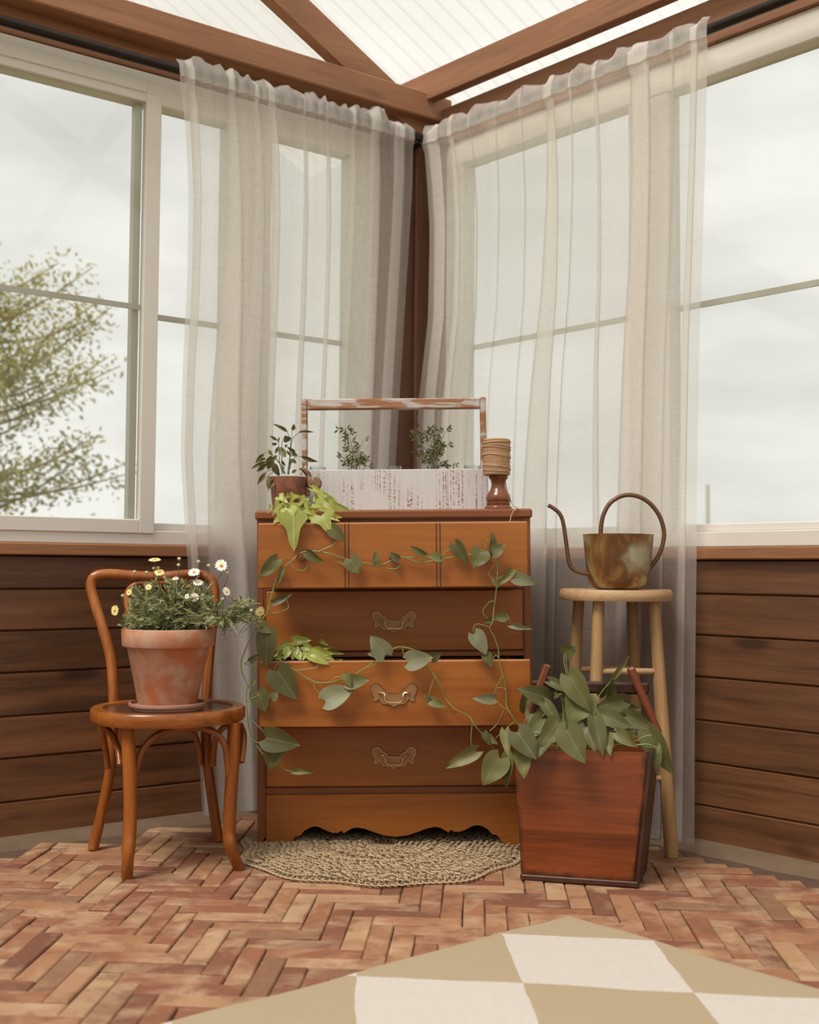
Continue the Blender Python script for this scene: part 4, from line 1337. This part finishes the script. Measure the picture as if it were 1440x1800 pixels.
for i, (b_, t_, w, dy) in enumerate(pl):
    pb, pt = Z1(b_, YB + dy + .02), Z1(t_, YB + dy - .01)
    leaf('pothos', pb - (pt - pb) * .04, pt + (pt - pb) * .03, w * 1.02, pp, rnd(-.25, .25))
    if i != 17:
        stem(pp, [cor + V((rnd(-.10, .10), rnd(-.06, .05), -.02)), (cor * .5 + pb * .5) + V((rnd(-.01, .01), -.0, .02)), pb], .0017, M_vine, 'stem', 5, 5, .7)
stem(pp, [Z1((1000, 640), YB - .05), Z1((1110, 650), YB - .08), Z1((1170, 620), YB - .09), Z1((1220, 612), YB - .09)], .0022, M_vine, 'stem', 6, 6)
stem(pp, [Z1((1000, 680), YB - .05), Z1((1110, 680), YB - .09), Z1((1200, 675), YB - .10), Z1((1265, 705), YB - .10)], .0022, M_vine, 'stem', 6, 6)
stem(pp, [Z1((630, 420), YB), Z1((625, 190), YB + .02), Z1((605, 90), YB + .03), Z1((612, 30), YB + .03)], .0014, M_vine, 'stem', 6, 6)

# ------------------------------------------------------------------ stool and watering can
PHI = math.radians(10.7)
foot = fl(1181, 1507)
ab, at_ = .127, .089
c_, s_ = math.cos(PHI), math.sin(PHI)
S0 = V((foot.x - (ab * c_ + ab * s_), foot.y - (ab * s_ - ab * c_), 0))
stool = thing('stool', 'pale wooden round-topped stool standing behind the red box', 'stool', S0, PHI)
seat_top = (at(1082, 1038, S0.y)).z + .004
seat_r = 98 * S0.y / F
seat_h = .034
MB().lathe([(0, seat_top - seat_h), (seat_r * .97, seat_top - seat_h), (seat_r, seat_top - seat_h * .72), (seat_r, seat_top - seat_h * .3), (seat_r * .97, seat_top), (0, seat_top - .003)], 48).build('seat', M_pineX, stool, True)
corners = {(sx, sy): (V((at_ * sx, at_ * sy, seat_top - seat_h + .004)), V((ab * sx, ab * sy, 0))) for sx in (-1, 1) for sy in (-1, 1)}
for k, (a, b_) in corners.items():
    MB().tube([b_, b_ + (a - b_) * .03, b_ + (a - b_) * .5, a], [.0190, .0205, .0205, .0175], 16).build('leg', M_pine, stool, True)
def at_leg(k, z):
    a, b_ = corners[k]
    return b_ + (a - b_) * (z / a.z)
zr1 = at(1090, 1180, S0.y - .09).z
for k1, k2, z in (((-1, -1), (1, -1), zr1), ((-1, 1), (1, 1), zr1 - .01), ((-1, -1), (-1, 1), zr1 - .08), ((1, -1), (1, 1), zr1 - .20), ((-1, -1), (1, -1), zr1 - .32), ((-1, 1), (1, 1), zr1 - .30)):
    p, q = at_leg(k1, z), at_leg(k2, z)
    MB().tube([p, p * .5 + q * .5, q], [.0085, .0115, .0085], 12).build('rung', M_pineX, stool, True)
YW = S0.y
wc0 = at(1087, 1032, YW)
can = thing('watering_can', 'patinated brass watering can with thin spout and hoop handle on the stool', 'watering can', (wc0.x, YW, seat_top + .0))
mw = YW / F
hcan = (1034 - 938) * mw
pr = [(0, 0), (34, 0), (41, 2), (47, 7), (51.5, 15), (54.5, 28), (57, 48), (59.5, 75), (61.2, 94), (61.6, 96), (60.2, 96.2), (58.8, 90), (55, 48), (50, 16), (40, 5), (0, 4)]
MB().lathe([(r * mw, z * hcan / 96) for r, z in pr], 48).build('body', M_patina, can, True)
P2 = lambda pts, Y: [at(x, y, Y) for x, y in pts]
MB().tube(crom(P2([(964, 888), (974, 894), (984, 903), (990, 918), (995, 950), (999, 980), (1003, 995), (1013, 1004), (1028, 1008), (1040, 1009)], YW - .01), 6), 3.6 * mw, 12).build('spout', M_rust, can, True, world=True)
MB().tube(crom(P2([(1056, 945), (1057, 925), (1061, 905), (1072, 885), (1090, 873), (1108, 870), (1128, 875), (1146, 888), (1160, 908), (1167, 930), (1167, 948), (1161, 970), (1151, 988), (1141, 1000)], YW - .012), 6), 3.9 * mw, 12).build('handle', M_rust, can, True, world=True)

# ------------------------------------------------------------------ bentwood chair
SC = V(((302 - 720) * 3.37 / F, 3.37, 0))
chair = thing('bentwood_chair', 'bentwood cafe chair with hoop back and round seat by the left wall', 'chair', SC)
SEATZ = .452
R_S = .2185
yaw = math.radians(22)
fwd_ = V((math.sin(yaw), -math.cos(yaw), 0))
lat_ = V((math.cos(yaw), math.sin(yaw), 0))
def seat_ring(a, r):
    """slightly squared-off seat plan; a=0 is to the chair's front"""
    k = 1 + .03 * math.cos(2 * a) * -1
    return fwd_ * (math.cos(a) * r * k) + lat_ * (math.sin(a) * r)
rimb = MB()
nseg = 56
prof = [(-.034, -.0375), (.0, -.0375), (.0045, -.030), (.0045, -.006), (.0, .0), (-.030, .0), (-.034, -.006)]
vs = []
for i in range(nseg):
    a = 2 * math.pi * i / nseg
    for dr_, dz_ in prof:
        vs.append(SC + seat_ring(a, R_S + dr_) + V((0, 0, SEATZ + dz_)))
np_ = len(prof)
fs = [(i * np_ + k, ((i + 1) % nseg) * np_ + k, ((i + 1) % nseg) * np_ + (k + 1) % np_, i * np_ + (k + 1) % np_) for i in range(nseg) for k in range(np_)]
rimb.add(vs, fs).build('seat_rim', M_bentX, chair, True, world=True)
MB().lathe([(0, SEATZ - .012), (R_S - .029, SEATZ - .012), (R_S - .029, SEATZ - .0045), (0, SEATZ - .007)], 48).build('seat_panel', M_seat, chair)
def CP(l): return [at(x, y, Y) for x, y, Y in l]
lf_ = fl(223, 1543); rf_ = fl(420, 1528)
MB().tube(crom(CP([(223, 1274, 3.22), (227, 1330, 3.215), (229, 1400, 3.205), (228, 1460, 3.195)]) + [at(225, 1507, 3.18), lf_ + V((0, 0, .004))], 6), [.019] * 12 + [.0185] * 12 + [.0165] * 7, 14).build('leg', M_bent, chair, True, world=True)
MB().tube(crom(CP([(412, 1270, 3.30), (410, 1330, 3.295), (407, 1377, 3.29), (403, 1455, 3.28), (406, 1490, 3.27)]) + [rf_ + V((0, 0, .004))], 6), [.019] * 12 + [.0185] * 12 + [.0165] * 7, 14).build('leg', M_bent, chair, True, world=True)
lb_ = fl(163, 1496); rb_ = fl(384, 1480)
YBL, YBR = 3.51, 3.625
hoop = [lb_ + V((0, 0, .004)), at(178, 1430, YBL + .0), at(194, 1350, YBL - .01), at(199, 1260, YBL - .005), at(200, 1225, YBL), at(195, 1160, YBL + .03), at(181, 1105, YBL + .05), at(167, 1060, YBL + .07), at(160, 1032, YBL + .08), at(166, 1014, YBL + .085), at(190, 1009, YBL + .095), at(235, 1012, YBL + .11), at(275, 1014, YBL + .125), at(320, 1011, YBL + .14), at(352, 1010, YBR + .075), at(370, 1018, YBR + .075), at(377, 1036, YBR + .07), at(376, 1065, YBR + .06), at(372, 1110, YBR + .045), at(367, 1165, YBR + .025), at(363, 1225, YBR), at(362, 1262, YBR - .005), at(364, 1330, YBR - .015), at(374, 1410, YBR - .01), rb_ + V((0, 0, .004))]
MB().tube(crom(hoop, 6), .0162, 14).build('back_hoop', M_bent, chair, True, world=True)
inner = [at(246, 1240, YBL + .03), at(243, 1200, YBL + .04), at(236, 1140, YBL + .06), at(227, 1085, YBL + .085), at(223, 1052, YBL + .10), at(230, 1033, YBL + .108), at(248, 1025, YBL + .115), at(280, 1024, YBL + .125), at(312, 1023, YBL + .135), at(334, 1030, YBL + .14), at(341, 1050, YBL + .14), at(339, 1090, YBL + .13), at(332, 1150, YBL + .11), at(326, 1205, YBL + .09), at(323, 1240, YBL + .08)]
MB().tube(crom(inner, 6), .0105, 12).build('inner_hoop', M_bent, chair, True, world=True)
for pts in ([(237, 1375, 3.235), (240, 1350, 3.24), (251, 1318, 3.25), (276, 1292, 3.26), (310, 1281, 3.27), (348, 1279, 3.28), (378, 1288, 3.285), (395, 1310, 3.285), (400, 1340, 3.285), (402, 1362, 3.285)],
            [(211, 1345, 3.235), (208, 1320, 3.26), (200, 1298, 3.30), (190, 1283, 3.34), (178, 1276, 3.38)],
            [(190, 1350, 3.47), (186, 1320, 3.45), (181, 1295, 3.42), (178, 1278, 3.40)],
            [(352, 1345, 3.59), (350, 1318, 3.59), (343, 1295, 3.58), (330, 1280, 3.57)],
            [(374, 1345, 3.58), (378, 1305, 3.55), (388, 1284, 3.50), (402, 1274, 3.45)],
            [(424, 1340, 3.31), (428, 1310, 3.34), (428, 1290, 3.37), (423, 1275, 3.41)]):
    MB().tube(crom(CP(pts), 6), .0095, 10).build('brace', M_bent, chair, True, world=True)

# ------------------------------------------------------------------ terracotta pot of daisies on a saucer on the chair
PC = V(((300 - 720) * 3.345 / F, 3.345, 0))
mq = 3.345 / F
sau = tag(MB().lathe([(0, 0), (60 * mq, 0), (63 * mq, .006), (63 * mq, .010), (66.5 * mq, .012), (67 * mq, .016), (66.5 * mq, .0205), (63.5 * mq, .0215), (62 * mq, .012), (0, .010)], 44).build('saucer', M_saucer, None, True), 'terracotta saucer under the daisy pot on the chair seat', 'saucer')
SZ = SEATZ - .005
sau.location = (PC.x, PC.y, SZ)
PZ = SZ + .011
dpot = thing('daisy_pot', 'weathered terracotta pot of white and yellow daisies on the chair', 'potted plant', (PC.x, PC.y, PZ))
hP = at(300, 1104, 3.345).z - PZ
MB().lathe([(0, 0), (49 * mq, 0), (50 * mq, .005), (71 * mq, hP - 33 * mq), (72 * mq, hP - 32 * mq), (78 * mq, hP - 31 * mq), (79.5 * mq, hP - 29 * mq), (81 * mq, hP - .003), (80 * mq, hP), (75 * mq, hP), (73 * mq, hP - .01), (70 * mq, hP - .03), (0, hP - .03)], 48).build('pot', M_terra, dpot, True)
MB().lathe([(0, hP - .012), (70 * mq, hP - .014), (70 * mq, hP - .022), (0, hP - .022)], 32).build('soil', M_soil, dpot)
fo, sm = MB(), MB()
rg = random.Random(3)
def feather(p, d, L):
    """one finely cut leaf: a midrib strip with side lobes"""
    d = d.normalized()
    sd = d.cross(V((rg.uniform(-1, 1), rg.uniform(-1, 1), rg.uniform(-.3, 1)))).normalized()
    w = L * .11
    q = p + d * L
    fo.add([p - sd * w * .4, p + sd * w * .4, p + d * L * .6 + sd * w, q, p + d * L * .6 - sd * w], [(0, 1, 2, 3, 4)])
    for u in (.45, .7):
        for s in (-1, 1):
            b0 = p + d * L * u
            e_ = (d * .75 + sd * s * .8).normalized()
            n_ = e_.cross(d).normalized().cross(e_) * w * .5
            l2 = L * rg.uniform(.26, .38)
            fo.add([b0 - n_, b0 + n_, b0 + e_ * l2], [(0, 1, 2)])
base0 = V((PC.x, PC.y, PZ + hP - .02))
def shoot(tip, n, spread=.022, Lr=(.016, .03), root=None):
    r0_ = root if root is not None else base0 + V((rg.uniform(-.09, .09), rg.uniform(-.08, .08), 0))
    midp = r0_ * .45 + tip * .55 + V((0, 0, .02))
    c = crom([r0_, midp, tip], 6)
    sm.tube(c, .0011, 4)
    for i in range(n):
        k = rg.random() ** .6
        p = c[min(len(c) - 1, int(k * (len(c) - 1)))]
        ddir = V((rg.uniform(-1, 1), rg.uniform(-1, 1), rg.uniform(-.35, 1)))
        feather(p + V((rg.uniform(-1, 1), rg.uniform(-1, 1), rg.uniform(-1, 1))) * spread * .25, ddir, rg.uniform(*Lr))
# dome of shoots: outline of the clump as (pixel x, top pixel y)
outl = [(214, 1085), (222, 1058), (235, 1032), (255, 1018), (280, 1014), (305, 1010), (330, 1008), (350, 1016), (370, 1030), (385, 1050), (392, 1075)]
def topline(x):
    for (x0, y0), (x1, y1) in zip(outl, outl[1:]):
        if x0 <= x <= x1: return y0 + (y1 - y0) * (x - x0) / (x1 - x0)
    return 1095
for i in range(190):
    x = rg.uniform(216, 390)
    ty = topline(x)
    y = ty + (1104 - ty) * rg.random() ** .8
    Y = 3.345 + rg.uniform(-.115, .10) * (1 if y > ty + 15 else .5)
    shoot(at(x, y, Y), 14, .022, (.02, .034))
for i in range(46):                                # trailing branch to the right
    x = 385 + 75 * rg.random()
    k = (x - 385) / 75
    y = 1090 - 20 * k + rg.uniform(-28, 42) * (1 - .25 * k)
    shoot(at(x, y, 3.30 + rg.uniform(-.04, .03)), 9, .02, (.014, .026), at(380 + rg.uniform(-6, 30), 1098, 3.31))
for i in range(14):
    shoot(at(rg.uniform(214, 240), rg.uniform(1085, 1118), 3.30 + rg.uniform(-.03, .03)), 7, .02, (.012, .022))
fo.build('foliage', M_daisyleaf, dpot, world=True, fix=False, kind='stuff')
sm.build('stems', M_daisyleaf, dpot, world=True, fix=False, kind='stuff')
def daisy(px, py, r_px, nrm, mat, Y=3.26):
    c = at(px, py, Y)
    z = V(nrm).normalized()
    x = z.orthogonal().normalized()
    y = z.cross(x)
    r = r_px * Y / F
    pm = MB()
    npet = 14
    for k in range(npet):
        a = 2 * math.pi * k / npet + rnd(-.07, .07)
        d = x * math.cos(a) + y * math.sin(a)
        sd = z.cross(d)
        L = r * rnd(.9, 1.05)
        pm.add([c + d * r * .22 - sd * r * .05, c + d * r * .22 + sd * r * .05, c + d * L * .75 + sd * r * .17 + z * r * .05, c + d * L + sd * r * .06, c + d * L - sd * r * .06, c + d * L * .75 - sd * r * .17 + z * r * .05], [(0, 1, 2, 3, 4, 5)])
    f = pm.build('daisy_flower', mat, dpot, world=True, fix=False)
    Mz = Matrix((x, y, z)).transposed().to_4x4()
    Mz.translation = c
    MB().lathe([(0, -r * .05), (r * .30, 0), (r * .26, r * .12), (r * .12, r * .2), (0, r * .22)], 12, Mz).build('flower_center', M_disc, f, True, world=True)
    stem(dpot, [c - z * .002, c - z * .012 + V((0, 0, -.02)), at(px * .8 + 300 * .2, py + 38, Y + .03)], .0011, M_dkstem, 'flower_stalk', 5, 5)
for px, py, r, nrm in ((389, 994, 11.5, (.15, -1, .35)), (341, 1006, 11, (0, -.8, .9)), (348, 1024, 9.5, (.1, -.6, .9)), (342, 1050, 8.5, (.1, -1, .1)), (308.5, 1017, 6, (0, -.5, 1)), (398, 1040, 8.5, (.9, -.8, .4)), (329, 1048, 5, (-.3, -1, .2))):
    daisy(px, py, r, nrm, M_petal)
for px, py, r, nrm in ((272, 984, 11, (0, -.35, 1)), (280, 1006, 9.5, (.1, -.7, .8)), (202, 1073, 10, (-.7, -1, .1)), (457, 1075, 9.5, (.5, -1, -.3)), (261, 1032, 6, (0, -1, .5)), (227, 1041, 6, (-.4, -1, .3))):
    daisy(px, py, r, nrm, M_petal_y)
for px, py in ((237, 1005), (258, 1006), (315, 982), (314, 993), (349, 987), (367, 994), (400, 1007), (392, 1053), (442, 1073), (271, 999), (216, 1047), (278, 998), (292, 1022)):
    c = at(px, py, 3.28)
    r = 3.4 * 3.28 / F
    MB().lathe([(0, -r), (r * .8, -r * .5), (r, 0), (r * .8, r * .55), (0, r * .8)], 10, Matrix.Translation(c)).build('bud', M_bud, dpot, True, world=True)
    stem(dpot, [c, c + V((0, 0, -.02)), at(px * .85 + 300 * .15, py + 40, 3.31)], .0009, M_dkstem, 'bud_stalk', 5, 5)

# ------------------------------------------------------------------ crocheted jute rug under the dresser
dc = fl(672, 1490)
RX, RY = .425, .425
doily = thing('crochet_rug', 'round crocheted jute rug half under the dresser', 'rug', (dc.x, dc.y - .005, 0))
rr = random.Random(5)
def dscale(a): return 1 + .025 * math.sin(a * 11) + .02 * math.sin(a * 5 + 1)
mesh_ = MB()
mesh_.lathe([(0, .001), (.93, .001), (.97, .003), (.93, .006), (0, .006)], 64, Matrix.Diagonal((RX, RY, 1, 1)), lambda a, z: dscale(a))
mesh_.build('backing', M_jute, doily)
loops = MB()
for k in range(3, 25):
    rk = k / 24.5
    cnt = int(2 * math.pi * rk * RX / .019)
    for i in range(cnt):
        a = 2 * math.pi * (i + rr.random() * .6) / cnt
        r = rk * dscale(a)
        p = V((math.cos(a) * r * RX, math.sin(a) * r * RY, .008 + rr.random() * .004))
        if p.y > .22: continue
        d = V((math.cos(a), math.sin(a), 0))
        tg = V((-math.sin(a), math.cos(a), 0))
        kind = k % 6
        if k in (10, 11):
            if k == 10:
                loops.tube([p - d * .004, p + d * .010 + V((0, 0, .007)), p + d * .030], .0022, 4)
            continue
        L = .012 if kind not in (2,) else .020
        s1, s2 = rr.uniform(-.006, .006), rr.uniform(-.006, .006)
        pts = [p - d * L * .6 - tg * .005 + V((0, 0, -.003)), p - tg * (.006 + s1) + V((0, 0, .006)), p + d * L * .6 + tg * s2 + V((0, 0, .005)), p + tg * .007 + V((0, 0, .004)), p - d * L * .4 + tg * .004 + V((0, 0, -.003))]
        loops.tube(crom(pts, 2), .0027, 4)
for i in range(150):
    a = 2 * math.pi * i / 150
    r = dscale(a) * 1.0
    p = V((math.cos(a) * r * RX, math.sin(a) * r * RY, .006))
    d = V((math.cos(a), math.sin(a), 0))
    tg = V((-math.sin(a), math.cos(a), 0))
    loops.tube(crom([p - d * .012 - tg * .006, p + d * .004 - tg * .009, p + d * .012, p + d * .004 + tg * .009, p - d * .012 + tg * .006], 2), .003, 5)
loops.build('crochet_loops', M_jute, doily, True, kind='stuff')

# ------------------------------------------------------------------ checked flatweave rug
P1, P2_, P4 = fl(882, 1645), fl(1147, 1657), fl(918, 1735)
lu, lv = P2_ - P1, P4 - P1
inv2 = Matrix(((lu.x, lv.x), (lu.y, lv.y))).inverted()
rb = MB()
rb.uv = []
NA, NB_ = 36, 36
LA, LBn = 2.4, 2.4
for i in range(NA + 1):
    for j in range(NB_ + 1):
        ea = .004 * math.sin(i * .9) * (1 if j == 0 else 0)
        eb = .004 * math.sin(j * .8) * (1 if i == 0 else 0)
        p = RUGC + RUG_A * (LA * (i / NA) ** 1.3 + eb) + RUG_B * (LBn * (j / NB_) ** 1.3 + ea)
        z = .0062 + .0015 * math.sin(p.x * 9 + p.y * 5) + (-.001 if i == 0 or j == 0 else 0)
        rb.v.append(V((p.x, p.y, z)))
        q = inv2 @ V((p.x - P1.x, p.y - P1.y))
        rb.uv.append((q.x, q.y))
n = NB_ + 1
rb.f = [(i * n + j, i * n + j + 1, (i + 1) * n + j + 1, (i + 1) * n + j) for i in range(NA) for j in range(NB_)]
# hem edges down to the floor
for lst in ([i * n for i in range(NA + 1)], list(range(n))):
    b0 = len(rb.v)
    for i in lst:
        p = rb.v[i]
        rb.v.append(V((p.x, p.y, .001)))
        rb.uv.append(rb.uv[i])
    rb.f += [(lst[k], lst[k + 1], b0 + k + 1, b0 + k) for k in range(len(lst) - 1)]
o = rb.build('checked_rug', M_rug, None, True, fix=True, autosmooth=50)
tag(o, 'beige and white checked flatweave rug on the brick floor', 'rug')

# ------------------------------------------------------------------ outside
tr = random.Random(9)
def outside_tree(x0, Y, h, label):
    base = V((x0, Y, -.12))
    t = thing('tree', label, 'tree', base)
    br, lv_ = MB(), MB()
    trunk = crom([base, base + V((.1, 0, h * .4)), base + V((.0, .1, h * .8)), base + V((.1, 0, h))], 6)
    br.tube(trunk, [.13 - .12 * i / len(trunk) for i in range(len(trunk))], 8)
    br.build('trunk', M_bark, t, True, world=True)
    bb = MB()
    for i in range(70):
        k = .22 + .78 * i / 70
        p = base + V((.05, 0, h * k))
        az = tr.uniform(0, 6.28)
        L = 1.45 * (1 - (k - .25) ** 2 * 1.1) * tr.uniform(.55, 1.05)
        q = p + V((math.cos(az) * L, math.sin(az) * L, L * tr.uniform(.15, .75)))
        c = crom([p, (p + q) / 2 + V((0, 0, -.06)), q], 5)
        bb.tube(c, [.014 - .010 * j / len(c) for j in range(len(c))], 5)
        for j in range(170):
            u_ = tr.random() ** .6
            b0 = c[int(u_ * (len(c) - 1))] + V((tr.gauss(0, .09), tr.gauss(0, .09), tr.gauss(0, .08)))
            d = V((tr.uniform(-1, 1), tr.uniform(-1, 1), tr.uniform(-.6, 1))).normalized()
            sd = d.orthogonal().normalized()
            l_ = tr.uniform(.035, .07)
            lv_.add([b0, b0 + d * l_ * .5 + sd * l_ * .22, b0 + d * l_, b0 + d * l_ * .5 - sd * l_ * .22], [(0, 1, 2, 3)])
    bb.build('branches', M_bark, t, True, world=True, kind='stuff')
    lv_.build('foliage', M_treeleaf, t, world=True, fix=False, kind='stuff')
q = at(-55, 900, 9.0)
outside_tree(q.x, 9.0, 3.3, 'yellow green tree outside the left window')
q0, q1 = at(1243, 925, 14.0), at(1244, 852, 14.0)
o = MB().tube([V((q1.x, 14, -.12)), V((q1.x, 14, q1.z * .6)), V((q1.x, 14, q1.z))], [.025, .024, .022], 10).build('fence_post', M_conc, None, True)
tag(o, 'thin weathered post outside the right window', 'post')
